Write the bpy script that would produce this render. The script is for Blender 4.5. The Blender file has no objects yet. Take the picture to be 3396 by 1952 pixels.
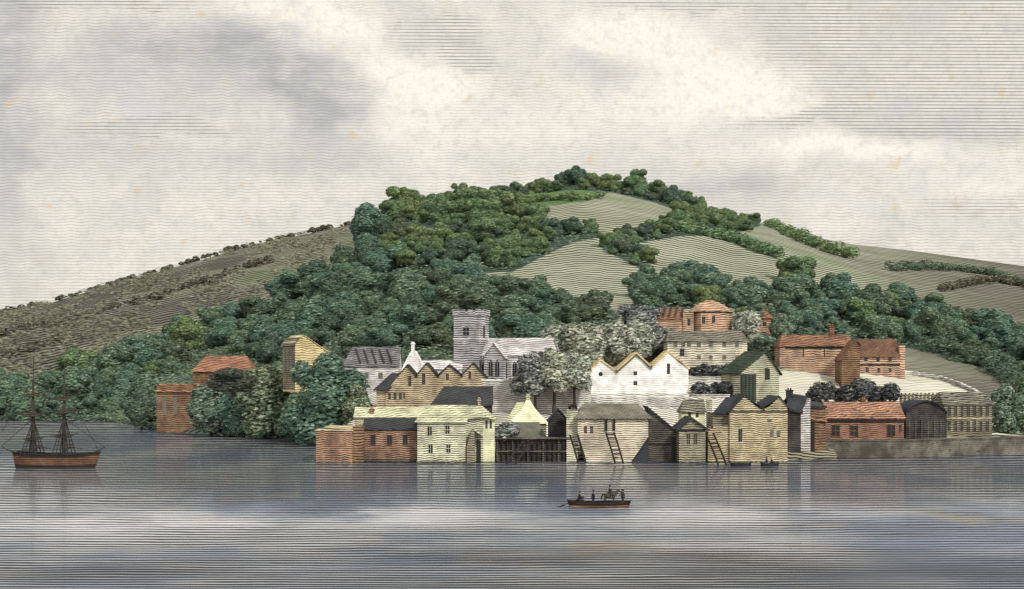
import bpy, bmesh, math, random
from math import radians as R, sin, cos, pi
from mathutils import Vector, Matrix
rnd = random.Random(7)
sc = bpy.context.scene
COL = sc.collection
F, CX, HY, EYE = 4665.0, 1698.0, 1240.0, 15.0      # focal length in photo pixels, axis, horizon row, eye height (m)

# ------------------------------------------------------------------ camera
cam_d = bpy.data.cameras.new('camera'); cam = bpy.data.objects.new('camera', cam_d); COL.objects.link(cam)
cam.location = (0, 0, EYE); cam.rotation_euler = (pi/2, 0, 0)
cam_d.sensor_width = 36.0; cam_d.lens = 36.0*F/3396.0; cam_d.shift_y = (HY-976.0)/3396.0
cam_d.clip_start = 0.5; cam_d.clip_end = 20000
sc.camera = cam
sc.view_settings.view_transform = 'Standard'; sc.view_settings.look = 'None'
sc.view_settings.exposure = 0.14; sc.view_settings.gamma = 1

def at(px, py, Y): return Vector(((px-CX)*Y/F, Y, EYE+(HY-py)*Y/F))
def wdepth(py): return F*EYE/(py-HY)               # distance of the water surface at a row

# ------------------------------------------------------------------ node helpers
class NT:
    def __init__(s, tree): s.t = tree; s.n = tree.nodes; s.l = tree.links
    def add(s, typ, **kw):
        n = s.n.new(typ)
        for k, v in kw.items(): setattr(n, k, v)
        return n
    def put(s, sock, v):
        if hasattr(v, 'is_output') or isinstance(v, bpy.types.NodeSocket): s.l.new(v, sock)
        elif isinstance(v, (tuple, list)) and sock.type == 'RGBA' and len(v) == 3: sock.default_value = (*v, 1)
        else: sock.default_value = v
    def math(s, op, a, b=0.0, c=0.0, clamp=False):
        n = s.add('ShaderNodeMath', operation=op, use_clamp=clamp)
        s.put(n.inputs[0], a); s.put(n.inputs[1], b); s.put(n.inputs[2], c)
        return n.outputs[0]
    def noise(s, vec, scale=1.0, detail=3.0, rough=0.5, dist=0.0):
        n = s.add('ShaderNodeTexNoise'); s.put(n.inputs['Vector'], vec)
        n.inputs['Scale'].default_value = scale; n.inputs['Detail'].default_value = detail
        n.inputs['Roughness'].default_value = rough; n.inputs['Distortion'].default_value = dist
        return n.outputs[0]
    def xyz(s, x, y, z):
        n = s.add('ShaderNodeCombineXYZ'); s.put(n.inputs[0], x); s.put(n.inputs[1], y); s.put(n.inputs[2], z); return n.outputs[0]
    def sep(s, v):
        n = s.add('ShaderNodeSeparateXYZ'); s.put(n.inputs[0], v); return n.outputs
    def mix(s, f, a, b, blend='MIX'):
        n = s.add('ShaderNodeMix', data_type='RGBA', blend_type=blend)
        s.put(n.inputs[0], f); s.put(n.inputs[6], a); s.put(n.inputs[7], b); return n.outputs[2]
    def rng(s, v, a, b, c=0.0, d=1.0, smooth=True):
        n = s.add('ShaderNodeMapRange', interpolation_type='SMOOTHSTEP' if smooth else 'LINEAR')
        for i, q in enumerate((v, a, b, c, d)): s.put(n.inputs[i], q)
        return n.outputs[0]
    def ramp(s, v, stops, interp='LINEAR'):
        n = s.add('ShaderNodeValToRGB'); s.put(n.inputs[0], v); e = n.color_ramp.elements
        n.color_ramp.interpolation = interp
        while len(e) < len(stops): e.new(0.5)
        for q, (p, c) in zip(e, stops): q.position = p; q.color = (*c, 1)
        return n.outputs[0]

MATS = {}
def newmat(name):
    m = bpy.data.materials.new(name); m.use_nodes = True; t = NT(m.node_tree)
    t.n.clear(); out = t.add('ShaderNodeOutputMaterial'); MATS[name] = m
    return m, t, out
INK = (0.012, 0.012, 0.015)

def ruled(t, v, duty, soft=0.35):
    """0..1 mask of ruled strokes: v counts strokes, duty is how much of the pitch each covers."""
    s = t.math('SINE', t.math('MULTIPLY', v, 2*pi))
    thr = t.math('COSINE', t.math('MULTIPLY', duty, pi))
    return t.rng(s, t.math('SUBTRACT', thr, soft), t.math('ADD', thr, soft))

def lerp0(a, b, t): return a+(b-a)*t
def stroked(name, base, duty=0.42, pitch=0.47, wav=0.30, stain=0.22, slant=0.0, rough=0.9, ink=INK, tint=None, spots=0.0, dvar=0.40):
    """matt wall or roof surface with fine wavy horizontal strokes, washed unevenly with colour"""
    pitch *= 0.80; duty += 0.09 if duty > .2 else 0.0; stain *= 1.25
    lum = sum(base)/3; base = tuple((lerp0(c, lum, .16))*(.92 if duty > .1 else 1) for c in base)
    m, t, out = newmat(name)
    pos = t.add('ShaderNodeNewGeometry').outputs['Position']
    x, y, z = t.sep(pos)
    h = t.math('ADD', x, t.math('MULTIPLY', y, 0.6))
    wv = t.noise(t.xyz(t.math('MULTIPLY', h, 0.30/pitch), 0.0, t.math('MULTIPLY', z, 0.10/pitch)), 1.0, 2.0)
    v = t.math('ADD', t.math('DIVIDE', z, pitch), t.math('MULTIPLY', t.math('SUBTRACT', wv, 0.5), wav*4.6))
    if slant: v = t.math('ADD', v, t.math('MULTIPLY', h, slant/pitch))
    dn = t.noise(t.xyz(t.math('MULTIPLY', h, 0.9/pitch*0.4), 3.7, t.math('MULTIPLY', z, 0.9/pitch*0.7)), 1.0, 3)
    d2 = t.math('ADD', duty, t.math('MULTIPLY', t.math('SUBTRACT', dn, 0.5), dvar))
    line = t.math('MULTIPLY', t.math('MULTIPLY', ruled(t, v, d2, 0.55), .92), t.rng(t.noise(t.xyz(t.math('MULTIPLY', h, 0.5/pitch), 9.0, t.math('MULTIPLY', z, 0.5/pitch)), 1.0, 3), .30, .50, .62, 1.0))
    sn = t.noise(pos, 0.35, 4, 0.6)
    s2 = t.noise(pos, 2.6, 3, 0.6)
    dark = tuple(c*(1-1.6*stain) for c in base)
    warm = tint or tuple(min(1, c*(1+0.5*stain)) for c in base)
    col = t.mix(t.rng(sn, 0.30, 0.70), dark, warm)
    col = t.mix(t.rng(s2, 0.42, 0.75, 0, 0.35), col, tuple(c*0.72 for c in base))
    if spots:
        sp = t.noise(t.xyz(t.math('MULTIPLY', h, 0.6), 0.0, t.math('MULTIPLY', z, 2.2)), 1.0, 2)
        col = t.mix(t.rng(sp, 0.58, 0.68, 0, spots), col, (0.05, 0.055, 0.05))
    col = t.mix(line, col, ink)
    b = t.add('ShaderNodeBsdfPrincipled'); t.put(b.inputs['Base Color'], col)
    b.inputs['Roughness'].default_value = rough; b.inputs['Specular IOR Level'].default_value = 0.15
    bp = t.add('ShaderNodeBump'); bp.inputs['Strength'].default_value = 0.3; bp.inputs['Distance'].default_value = 0.05
    t.put(bp.inputs['Height'], s2); t.l.new(bp.outputs[0], b.inputs['Normal'])
    t.l.new(b.outputs[0], out.inputs[0])
    return m

def leafy(name, stops, wash=((0.92, 1.0, 0.98), (1.12, 1.06, 0.90))):
    """leaves: every little leaf cluster has its own tone, crowns differ from one another"""
    m, t, out = newmat(name)
    g = t.add('ShaderNodeNewGeometry')
    col = t.ramp(g.outputs['Random Per Island'], [(p_, tuple(min(.9, q*(1.3 if q < .5 else 1.1)) for q in c_)) for p_, c_ in stops])
    oi = t.add('ShaderNodeObjectInfo').outputs['Random']
    n = t.noise(g.outputs['Position'], 0.045, 3, 0.6)
    k = t.math('ADD', t.math('MULTIPLY', oi, 0.5), t.math('MULTIPLY', n, 0.55))
    col = t.mix(1.0, col, t.mix(t.rng(k, 0.25, 0.8), wash[0], wash[1]), 'MULTIPLY')
    b = t.add('ShaderNodeBsdfPrincipled'); t.put(b.inputs['Base Color'], col)
    b.inputs['Roughness'].default_value = 0.85; b.inputs['Specular IOR Level'].default_value = 0.1
    tl = t.add('ShaderNodeBsdfTranslucent'); t.put(tl.inputs['Color'], col)
    ms = t.add('ShaderNodeMixShader'); ms.inputs[0].default_value = 0.25
    t.l.new(b.outputs[0], ms.inputs[1]); t.l.new(tl.outputs[0], ms.inputs[2]); t.l.new(ms.outputs[0], out.inputs[0])
    return m

def plain(name, col, rough=0.8, var=0.3, scale=3.0):
    m, t, out = newmat(name)
    pos = t.add('ShaderNodeNewGeometry').outputs['Position']
    n = t.noise(pos, scale, 4, 0.6)
    c = t.mix(t.rng(n, 0.3, 0.7), tuple(q*(1-var) for q in col), tuple(min(1, q*(1+var)) for q in col))
    b = t.add('ShaderNodeBsdfPrincipled'); t.put(b.inputs['Base Color'], c); b.inputs['Roughness'].default_value = rough
    b.inputs['Specular IOR Level'].default_value = 0.2
    t.l.new(b.outputs[0], out.inputs[0]); return m

# near = waterside (pitch .47), mid, far = upper tiers
S_ = stroked
S_('cream_wall', (0.80, 0.70, 0.50), 0.36)
S_('pale_lime_wall', (0.80, 0.78, 0.52), 0.40)
S_('lime_bright', (0.86, 0.84, 0.52), 0.12, wav=0.2)
S_('lime_roof', (0.66, 0.66, 0.41), 0.24)
S_('white_wall', (0.97, 0.93, 0.88), 0.05, 0.58, dvar=0.3)
S_('bank_white', (0.82, 0.78, 0.72), 0.34, 0.52)
S_('ochre_wall', (0.70, 0.55, 0.32), 0.42, 0.55)
S_('ochre_coping', (0.78, 0.60, 0.26), 0.2, 0.5)
S_('mustard_wall', (0.76, 0.62, 0.34), 0.44)
S_('lilac_stone', (0.62, 0.60, 0.60), 0.40, 0.62)
S_('pale_stone', (0.84, 0.80, 0.78), 0.22, 0.62)
S_('pale_slate', (0.74, 0.71, 0.70), 0.26, 0.6, slant=0.12)
S_('lead_grey_roof', (0.26, 0.25, 0.25), 0.45, 0.6, slant=0.10)
S_('brick_wall', (0.42, 0.22, 0.14), 0.45, tint=(0.50, 0.31, 0.19))
S_('russet_wall', (0.36, 0.175, 0.095), 0.42, 0.6, tint=(0.33, 0.21, 0.11))
S_('orange_wall', (0.68, 0.43, 0.28), 0.38, 0.66)
S_('orange_far', (0.74, 0.45, 0.28), 0.32, 0.72)
S_('vermilion_wall', (0.50, 0.245, 0.145), 0.42)
S_('vermilion_roof', (0.58, 0.285, 0.16), 0.40, spots=0.9)
S_('red_tile', (0.48, 0.21, 0.11), 0.36, 0.62, slant=0.15)
S_('brown_tile', (0.40, 0.19, 0.09), 0.44, 0.66, slant=0.2)
S_('brown_thatch', (0.26, 0.13, 0.07), 0.36, 0.6, slant=0.5, spots=0.7)
S_('dark_slate', (0.070, 0.075, 0.078), 0.44, slant=0.25)
S_('blue_slate', (0.050, 0.058, 0.07), 0.34, slant=0.6)
S_('thatch', (0.33, 0.30, 0.215), 0.46, 0.5, slant=0.7)
S_('grey_thatch', (0.22, 0.22, 0.16), 0.40, 0.5, slant=2.2)
S_('olive_roof', (0.30, 0.28, 0.20), 0.46, 0.62, slant=0.1)
S_('olive_wall', (0.42, 0.38, 0.24), 0.44, 0.5)
S_('bottle_green', (0.060, 0.095, 0.055), 0.40, 0.52)
S_('sage_wall', (0.62, 0.62, 0.42), 0.42, 0.52)
S_('ivory_wall', (0.86, 0.80, 0.60), 0.32, 0.66)
S_('tar_timber', (0.040, 0.040, 0.042), 0.42, tint=(0.11, 0.10, 0.085))
S_('dim_timber', (0.17, 0.15, 0.11), 0.5)
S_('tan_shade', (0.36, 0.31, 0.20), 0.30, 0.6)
S_('yellow_gable', (0.86, 0.68, 0.32), 0.24, 0.68)
S_('quay_stone', (0.16, 0.145, 0.112), 0.16, wav=0.4, spots=0.95, stain=0.3)
S_('oak_dark', (0.035, 0.03, 0.026), 0.2, 0.4)
plain('black_paint', (0.014, 0.013, 0.013), 0.6)
plain('rope', (0.03, 0.028, 0.026), 0.9)
plain('spar', (0.045, 0.034, 0.026), 0.7)
S_('hull_wale', (0.25, 0.115, 0.05), 0.44, 0.36, wav=0.05)
S_('hull_black', (0.05, 0.03, 0.022), 0.3, 0.36, wav=0.05)
S_('reflection_orange', (0.60, 0.30, 0.12), 0.3, 0.22, wav=0.05)
plain('window_dark', (0.020, 0.020, 0.020), 0.5)
plain('window_grey', (0.12, 0.12, 0.10), 0.6)
plain('bark', (0.06, 0.05, 0.04), 0.9)
plain('skin', (0.30, 0.19, 0.13), 0.6, 0.1)
plain('cloth_dark', (0.030, 0.030, 0.034), 0.9)
plain('cloth_brown', (0.055, 0.042, 0.03), 0.9)
plain('hair_dark', (0.02, 0.015, 0.012), 0.9)
plain('horse_coat', (0.05, 0.042, 0.032), 0.7, 0.35, 6)
leafy('leaf_deep', [(0, (0.030, 0.042, 0.036)), (0.10, (0.048, 0.070, 0.056)), (0.6, (0.082, 0.120, 0.090)), (0.90, (0.128, 0.176, 0.128)), (1, (0.25, 0.29, 0.22))])
leafy('leaf_bright', [(0, (0.040, 0.056, 0.036)), (0.10, (0.074, 0.106, 0.062)), (0.6, (0.128, 0.188, 0.104)), (0.90, (0.185, 0.255, 0.14)), (1, (0.28, 0.33, 0.20))])
leafy('leaf_blue', [(0, (0.034, 0.050, 0.044)), (0.10, (0.056, 0.088, 0.073)), (0.6, (0.100, 0.158, 0.122)), (0.90, (0.155, 0.225, 0.168)), (1, (0.29, 0.34, 0.27))])
leafy('leaf_light', [(0, (0.014, 0.018, 0.017)), (0.20, (0.058, 0.082, 0.068)), (0.55, (0.135, 0.185, 0.140)), (0.88, (0.23, 0.285, 0.21)), (1, (0.45, 0.49, 0.39))])
leafy('leaf_pale', [(0, (0.012, 0.013, 0.013)), (0.18, (0.11, 0.125, 0.105)), (0.48, (0.28, 0.31, 0.245)), (0.86, (0.43, 0.45, 0.395)), (1, (0.68, 0.69, 0.62))], ((0.95, 0.98, 1.0), (1.06, 1.04, 0.98)))
leafy('leaf_grey', [(0, (0.012, 0.012, 0.015)), (0.26, (0.075, 0.082, 0.080)), (0.62, (0.21, 0.225, 0.21)), (0.92, (0.36, 0.37, 0.34)), (1, (0.60, 0.60, 0.55))], ((0.95, 0.97, 1.0), (1.05, 1.03, 0.98)))
leafy('leaf_bush', [(0, (0.012, 0.012, 0.015)), (0.36, (0.036, 0.038, 0.042)), (0.66, (0.085, 0.09, 0.09)), (0.92, (0.18, 0.19, 0.18)), (1, (0.34, 0.34, 0.32))], ((0.95, 0.97, 1.02), (1.05, 1.03, 0.98)))
leafy('leaf_brown', [(0, (0.028, 0.026, 0.022)), (0.4, (0.072, 0.074, 0.060)), (0.75, (0.120, 0.124, 0.098)), (1, (0.20, 0.20, 0.165))])

# ------------------------------------------------------------------ object helpers
def tag(o, label=None, cat=None, group=None, kind=None):
    if label: o['label'] = label
    if cat: o['category'] = cat
    if group: o['group'] = group
    if kind: o['kind'] = kind
    return o
def thing(name, loc, label, cat, group=None, rz=0.0):
    o = bpy.data.objects.new(name, None); COL.objects.link(o); o.location = loc; o.rotation_euler = (0, 0, rz)
    o.empty_display_size = 0.5
    return tag(o, label, cat, group)
def mesh_obj(name, V, Fc, mats, parent=None, mi=None, smooth=False):
    me = bpy.data.meshes.new(name); me.from_pydata([tuple(v) for v in V], [], Fc)
    for m in (mats if isinstance(mats, (list, tuple)) else [mats]): me.materials.append(MATS[m])
    if mi: me.polygons.foreach_set('material_index', mi)
    if smooth: me.polygons.foreach_set('use_smooth', [True]*len(me.polygons))
    me.update()
    o = bpy.data.objects.new(name, me); COL.objects.link(o)
    if parent: o.parent = parent
    return o
class MB:
    """collects solids into one mesh"""
    def __init__(s): s.V, s.F, s.M = [], [], []
    def poly(s, V, Fc, m=0):
        b = len(s.V); s.V += [Vector(v) for v in V]; s.F += [tuple(b+i for i in f) for f in Fc]; s.M += [m]*len(Fc); return s
    def box(s, a, b, m=0):
        (x0, y0, z0), (x1, y1, z1) = a, b
        return s.poly([(x0,y0,z0),(x1,y0,z0),(x1,y1,z0),(x0,y1,z0),(x0,y0,z1),(x1,y0,z1),(x1,y1,z1),(x0,y1,z1)],
                      [(0,3,2,1),(4,5,6,7),(0,1,5,4),(1,2,6,5),(2,3,7,6),(3,0,4,7)], m)
    def prism(s, front, vec, m=0):
        """front: polygon points (counter-clockwise seen from outside, front side), swept by vec"""
        n = len(front); f = [Vector(p) for p in front]; v = Vector(vec)
        return s.poly(f+[p+v for p in f], [tuple(range(n)), tuple(reversed(range(n, 2*n)))]+[((i+1) % n, i, n+i, n+(i+1) % n) for i in range(n)], m)
    def slab(s, pts, th, m=0): return s.prism(pts, (0, 0, -th), m)
    def tube(s, pts, r, seg=8, m=0, cap=True):
        pts = [Vector(p) for p in pts]; rr = r if isinstance(r, (list, tuple)) else [r]*len(pts)
        b = len(s.V); up0 = None
        for i, p in enumerate(pts):
            d = (pts[min(i+1, len(pts)-1)]-pts[max(i-1, 0)]).normalized()
            a = Vector((0, 0, 1)) if abs(d.z) < 0.9 else Vector((1, 0, 0))
            if up0 is not None: a = up0
            u = d.cross(a).normalized(); w = u.cross(d).normalized(); up0 = w
            for k in range(seg): s.V.append(p+(u*cos(2*pi*k/seg)+w*sin(2*pi*k/seg))*rr[i])
        for i in range(len(pts)-1):
            for k in range(seg):
                a0 = b+i*seg+k; a1 = b+i*seg+(k+1) % seg
                s.F.append((a0, a1, a1+seg, a0+seg)); s.M.append(m)
        if cap:
            s.F.append(tuple(b+k for k in reversed(range(seg)))); s.M.append(m)
            e = b+(len(pts)-1)*seg; s.F.append(tuple(e+k for k in range(seg))); s.M.append(m)
        return s
    def build(s, name, mats, parent=None, smooth=False):
        return mesh_obj(name, s.V, s.F, mats, parent, s.M, smooth)

# ------------------------------------------------------------------ terrain (fan of columns from shore to crest and beyond)
COLS = [  # photo column: shore, four slope knots, crest as (distance, height)
 (-2200, [(490,.6),(510,1.5),(530,3),(550,5),(570,7),(590,9)]),
 (0,    [(451,.6),(465,1.2),(485,3),(505,5),(525,7),(545,9)]),
 (330,  [(446,.6),(470,2),(490,5),(515,9),(545,13),(575,17)]),
 (470,  [(410,.6),(430,2),(460,6),(495,11),(540,17),(582,23)]),
 (520,  [(368,.6),(400,2),(440,6),(490,13),(540,20),(590,26)]),
 (850,  [(346,.6),(380,5),(430,14),(500,25),(570,34),(640,41)]),
 (1050, [(322,.6),(350,5),(390,15),(460,28),(560,46),(720,64)]),
 (1160, [(262,.7),(285,4),(335,14),(381,22),(560,53),(750,80)]),
 (1300, [(247,.7),(275,4),(335,17),(381,28),(560,64),(810,107)]),
 (1450, [(247,.7),(275,5),(335,18),(381,30),(560,70),(850,122)]),
 (1750, [(247,.7),(275,5),(335,19),(381,32),(570,74),(865,128)]),
 (1930, [(247,.7),(275,5),(335,19),(381,32),(570,75),(870,137)]),
 (2150, [(247,.7),(275,5),(335,19),(381,32),(570,74),(868,129)]),
 (2300, [(247,.7),(275,5),(335,19),(381,32),(570,72),(865,119)]),
 (2420, [(247,.7),(275,5),(335,18),(381,30),(570,69),(865,110)]),
 (2560, [(247,.7),(275,5),(335,17),(381,28),(570,66),(865,107)]),
 (2740, [(250,1.2),(280,5),(335,15),(381,24),(570,59),(865,99)]),
 (2830, [(256,3.0),(285,4.6),(335,13.5),(381,22),(570,56),(865,96)]),
 (3000, [(258,3.0),(285,4.5),(335,12),(381,19),(570,51),(865,93)]),
 (3396, [(268,3.0),(295,5),(345,10),(391,15.5),(570,41),(850,82)]),
 (5600, [(310,3.0),(340,5),(390,9),(440,13),(590,28),(790,46)]),
]
def lerp(a, b, t): return a+(b-a)*t
def knots_at(px):
    if px <= COLS[0][0]: return COLS[0][1]
    for (a, ka), (b, kb) in zip(COLS, COLS[1:]):
        if px <= b:
            t = (px-a)/(b-a)
            return [(lerp(p[0], q[0], t), lerp(p[1], q[1], t)) for p, q in zip(ka, kb)]
    return COLS[-1][1]
CPX = []
p = -2200.0
while p <= 5600:
    CPX.append(p); p += 9.0 if -150 < p < 3550 else 60.0
SEG = [3, 26, 40, 36, 60, 75, 10, 6]
def column(px):
    k = knots_at(px)
    full = [(k[0][0]-3.0, -3.5)]+list(k)+[(k[-1][0]+160, k[-1][1]*0.72-6), (k[-1][0]+500, -25)]
    out = []
    for i, n in enumerate(SEG):
        (y0, z0), (y1, z1) = full[i], full[i+1]
        for j in range(n): out.append([lerp(y0, y1, j/n), lerp(z0, z1, j/n)])
    out.append(list(full[-1]))
    a0 = SEG[0]+1; a1 = sum(SEG[:6])+6
    for _ in range(26):                      # round off the knees of the slope
        zz = [q[1] for q in out]
        for j in range(a0+1, a1): out[j][1] = 0.25*zz[j-1]+0.5*zz[j]+0.25*zz[j+1]
    return out
GRID = [column(p) for p in CPX]
NR = len(GRID[0])
for _ in range(6):                           # and blend neighbouring columns
    G2 = [[(0.25*GRID[max(i-1,0)][j][0]+0.5*GRID[i][j][0]+0.25*GRID[min(i+1,len(CPX)-1)][j][0],
            0.25*GRID[max(i-1,0)][j][1]+0.5*GRID[i][j][1]+0.25*GRID[min(i+1,len(CPX)-1)][j][1]) for j in range(NR)] for i in range(len(CPX))]
    GRID = G2
import bisect
def zcol(i, Y):
    c = GRID[i]
    lo, hi = 0, NR-1
    if Y <= c[0][0]: return c[0][1]
    if Y >= c[-1][0]: return c[-1][1]
    while hi-lo > 1:
        m = (lo+hi)//2
        if c[m][0] <= Y: lo = m
        else: hi = m
    t = (Y-c[lo][0])/max(1e-6, c[hi][0]-c[lo][0])
    return lerp(c[lo][1], c[hi][1], t)
def ground(px, Y):
    i = max(0, min(len(CPX)-2, bisect.bisect_right(CPX, px)-1)); t = (px-CPX[i])/(CPX[i+1]-CPX[i])
    return lerp(zcol(i, Y), zcol(i+1, Y), min(1, max(0, t)))
def ground_xy(X, Y): return ground(CX+X*F/Y, Y)
def row_of(px, Y): return HY-(ground(px, Y)-EYE)*F/Y
def crest(px):
    k = knots_at(px); return k[-1][0]
def depth_for(px, py):
    Y = knots_at(px)[0][0]; Ym = crest(px)
    while Y < Ym:
        if row_of(px, Y) <= py: return Y
        Y += 1.0
    return Ym
def inside(poly, x, y):
    c = False; j = len(poly)-1
    for i in range(len(poly)):
        xi, yi = poly[i]; xj, yj = poly[j]
        if (yi > y) != (yj > y) and x < (xj-xi)*(y-yi)/(yj-yi)+xi: c = not c
        j = i
    return c
def bbox(poly): return min(p[0] for p in poly), max(p[0] for p in poly), min(p[1] for p in poly), max(p[1] for p in poly)

WOODS = {
 'dome': [(1245,775),(1330,690),(1450,640),(1600,612),(1745,602),(1765,700),(1800,745),(1900,752),(2030,778),(1890,806),(1765,870),(1700,900),(1480,910),(1280,910)],
 'belt': [(930,1030),(1010,920),(1110,840),(1240,790),(1285,915),(1500,925),(1690,935),(1770,972),(1880,985),(1990,1015),(2055,1045),(2040,1090),(1900,1110),(1800,1170),(1640,1190),(1480,1205),(1320,1200),(1120,1185),(930,1200)],
 'summit': [(1715,618),(1840,584),(1930,564),(2000,577),(2130,602),(2250,632),(2330,688),(2270,706),(2160,668),(2040,640),(1900,628),(1790,640)],
 'spinney': [(1995,825),(2110,772),(2200,738),(2290,706),(2330,694),(2420,700),(2470,716),(2540,742),(2420,780),(2260,782),(2120,804),(2155,885),(2120,890)],
 'grove': [(2110,960),(2200,905),(2300,905),(2400,945),(2500,975),(2560,945),(2640,930),(2720,950),(2800,985),(2900,1005),(3050,1010),(3120,1060),(3180,1100),(3260,1060),(3420,1140),(3700,1190),(3720,1290),(3480,1270),(3360,1260),(3230,1210),(3080,1165),(2850,1130),(2600,1110),(2480,1090),(2440,1020),(2130,1030)],
 'shorewood': [(-420,1300),(-80,1275),(200,1240),(330,1190),(520,1130),(850,1030),(945,985),(930,1200),(900,1230),(830,1200),(640,1190),(500,1300),(430,1405),(330,1412),(-80,1412),(-420,1405)],
}
PALE_FIELD = [(2570,1230),(2850,1232),(3010,1240),(3120,1262),(3230,1305),(3240,1318),(2960,1318),(2700,1345),(2580,1345)]
LAWN = [(1745,610),(1990,610),(2020,640),(1940,668),(1760,690)]
V, Fc, cols, inks, uvs = [], [], [], [], []
def gstep(z):
    z = max(z, 0.0)
    return 1.75*z/0.62 if z < 22 else 1.75*(22/0.62 + (math.log((0.62+(z-22)*0.045)/0.62)/0.045 if z < 75 else math.log((0.62+53*0.045)/0.62)/0.045+(z-75)/3.0))
WB = {k: bbox(v) for k, v in WOODS.items()}
for i, px in enumerate(CPX):
    zr = knots_at(px)[-1][1]
    for j, (Y, z) in enumerate(GRID[i]):
        V.append(((px-CX)*Y/F, Y, z))
        py = HY-(z-EYE)*F/Y
        wood = False
        for k, pl in WOODS.items():
            b = WB[k]
            if b[0]-5 <= px <= b[1]+5 and b[2] <= py <= b[3] and inside(pl, px, py): wood = True; break
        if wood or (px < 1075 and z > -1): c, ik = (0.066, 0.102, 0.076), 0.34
        elif inside(PALE_FIELD, px, py): c, ik = (0.70, 0.67, 0.58), 0.24
        elif inside(LAWN, px, py): c, ik = (0.16, 0.27, 0.11), 0.40
        elif z < 3.3 and Y < 300: c, ik = (0.36, 0.32, 0.24), 0.46
        elif Y < 330: c, ik = (0.80, 0.76, 0.70), 0.40
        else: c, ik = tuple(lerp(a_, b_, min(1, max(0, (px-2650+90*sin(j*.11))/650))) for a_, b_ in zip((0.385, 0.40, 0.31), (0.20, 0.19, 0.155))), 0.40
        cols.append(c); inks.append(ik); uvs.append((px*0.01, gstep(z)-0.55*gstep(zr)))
n = NR
for i in range(len(CPX)-1):
    for j in range(NR-1): Fc.append((i*n+j, (i+1)*n+j, (i+1)*n+j+1, i*n+j+1))
m, t, out = newmat('hill_cover')
at_c = t.add('ShaderNodeAttribute', attribute_name='cover').outputs['Color']
at_i = t.add('ShaderNodeAttribute', attribute_name='ink').outputs['Fac']
u, v, _ = t.sep(t.add('ShaderNodeUVMap', uv_map='furrow').outputs[0])
pos = t.add('ShaderNodeNewGeometry').outputs['Position']
wv = t.noise(t.xyz(t.math('MULTIPLY', u, 2.2), t.math('MULTIPLY', v, 0.16), 0.0), 1.0, 1.5)
vv = t.math('ADD', v, t.math('MULTIPLY', t.math('SUBTRACT', wv, 0.5), 1.5))
dn = t.noise(t.xyz(t.math('MULTIPLY', u, 1.3), t.math('MULTIPLY', v, 0.5), 5.0), 1.0, 3)
line = ruled(t, vv, t.math('ADD', at_i, t.math('MULTIPLY', t.math('SUBTRACT', dn, 0.5), 0.30)), 0.4)
st = t.noise(pos, 0.03, 4, 0.6); st2 = t.noise(pos, 0.012, 3, 0.5)
c = t.mix(t.rng(st, 0.3, 0.7), t.mix(1.0, at_c, (0.72, 0.74, 0.68), 'MULTIPLY'), at_c)
c = t.mix(t.rng(st2, 0.55, 0.72, 0, 0.55), c, t.mix(1.0, at_c, (0.55, 0.74, 0.42), 'MULTIPLY'))
c = t.mix(line, c, INK)
b = t.add('ShaderNodeBsdfPrincipled'); t.put(b.inputs['Base Color'], c); b.inputs['Roughness'].default_value = 0.95; b.inputs['Specular IOR Level'].default_value = 0.05
t.l.new(b.outputs[0], out.inputs[0])
def cover_mesh(name, V, Fc, mat, cols, inks, uvs):
    o = mesh_obj(name, V, Fc, mat, smooth=True); me = o.data
    a = me.color_attributes.new('cover', 'FLOAT_COLOR', 'POINT'); a.data.foreach_set('color', [q for c in cols for q in (*c, 1.0)])
    a = me.attributes.new('ink', 'FLOAT', 'POINT'); a.data.foreach_set('value', inks)
    uv = me.uv_layers.new(name='furrow')
    idx = [0]*len(me.loops); me.loops.foreach_get('vertex_index', idx)
    uv.data.foreach_set('uv', [q for k in idx for q in uvs[k]])
    return tag(o, kind='structure')
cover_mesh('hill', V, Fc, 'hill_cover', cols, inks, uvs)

# the long brown hill farther off behind the shore wood
FAR = [(-2600,1195),(-900,1150),(0,1034),(200,990),(400,930),(560,888),(750,828),(1000,770),(1250,722),(1450,700),(1700,720),(2200,800),(2900,980),(3600,1120)]
def interp(tab, x):
    if x <= tab[0][0]: return tab[0][1]
    for (a, va), (b_, vb) in zip(tab, tab[1:]):
        if x <= b_:
            t_ = (x-a)/(b_-a); return lerp(va, vb, t_)
    return tab[-1][1]
V, Fc, cols, inks, uvs = [], [], [], [], []
fx = [-2600+40*i for i in range(156)]; FN = 60
FARZ = {}
def far_pt(px, t_):
    Y = lerp(760, 1500, t_) if t_ <= 1 else lerp(1500, 2000, (t_-1)/0.25)
    top = 0.25*interp(FAR, px-60)+0.5*interp(FAR, px)+0.25*interp(FAR, px+60)
    zr = EYE+(HY-top)*1500/F
    z = zr*(t_**0.85) if t_ <= 1 else zr*(1-(t_-1)*2.4)
    return Vector(((px-CX)*Y/F, Y, z-2)), zr
for px in fx:
    for j in range(FN+1):
        t_ = 1.25*j/FN
        q, zr = far_pt(px, t_)
        q.z += 1.6*sin(px*0.021+j*0.7)*min(1, t_*2)*(1 if t_ < 1 else 0.4)
        V.append(q); cols.append((0.16, 0.158, 0.135) if px < 560+300*sin(j*0.35) else (0.26, 0.265, 0.205)); inks.append(0.44); uvs.append((px*0.01, (q.z-0.55*zr)/2.1))
for i in range(len(fx)-1):
    for j in range(FN): Fc.append((i*(FN+1)+j, (i+1)*(FN+1)+j, (i+1)*(FN+1)+j+1, i*(FN+1)+j+1))
cover_mesh('distant_hill', V, Fc, 'hill_cover', cols, inks, uvs)

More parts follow.
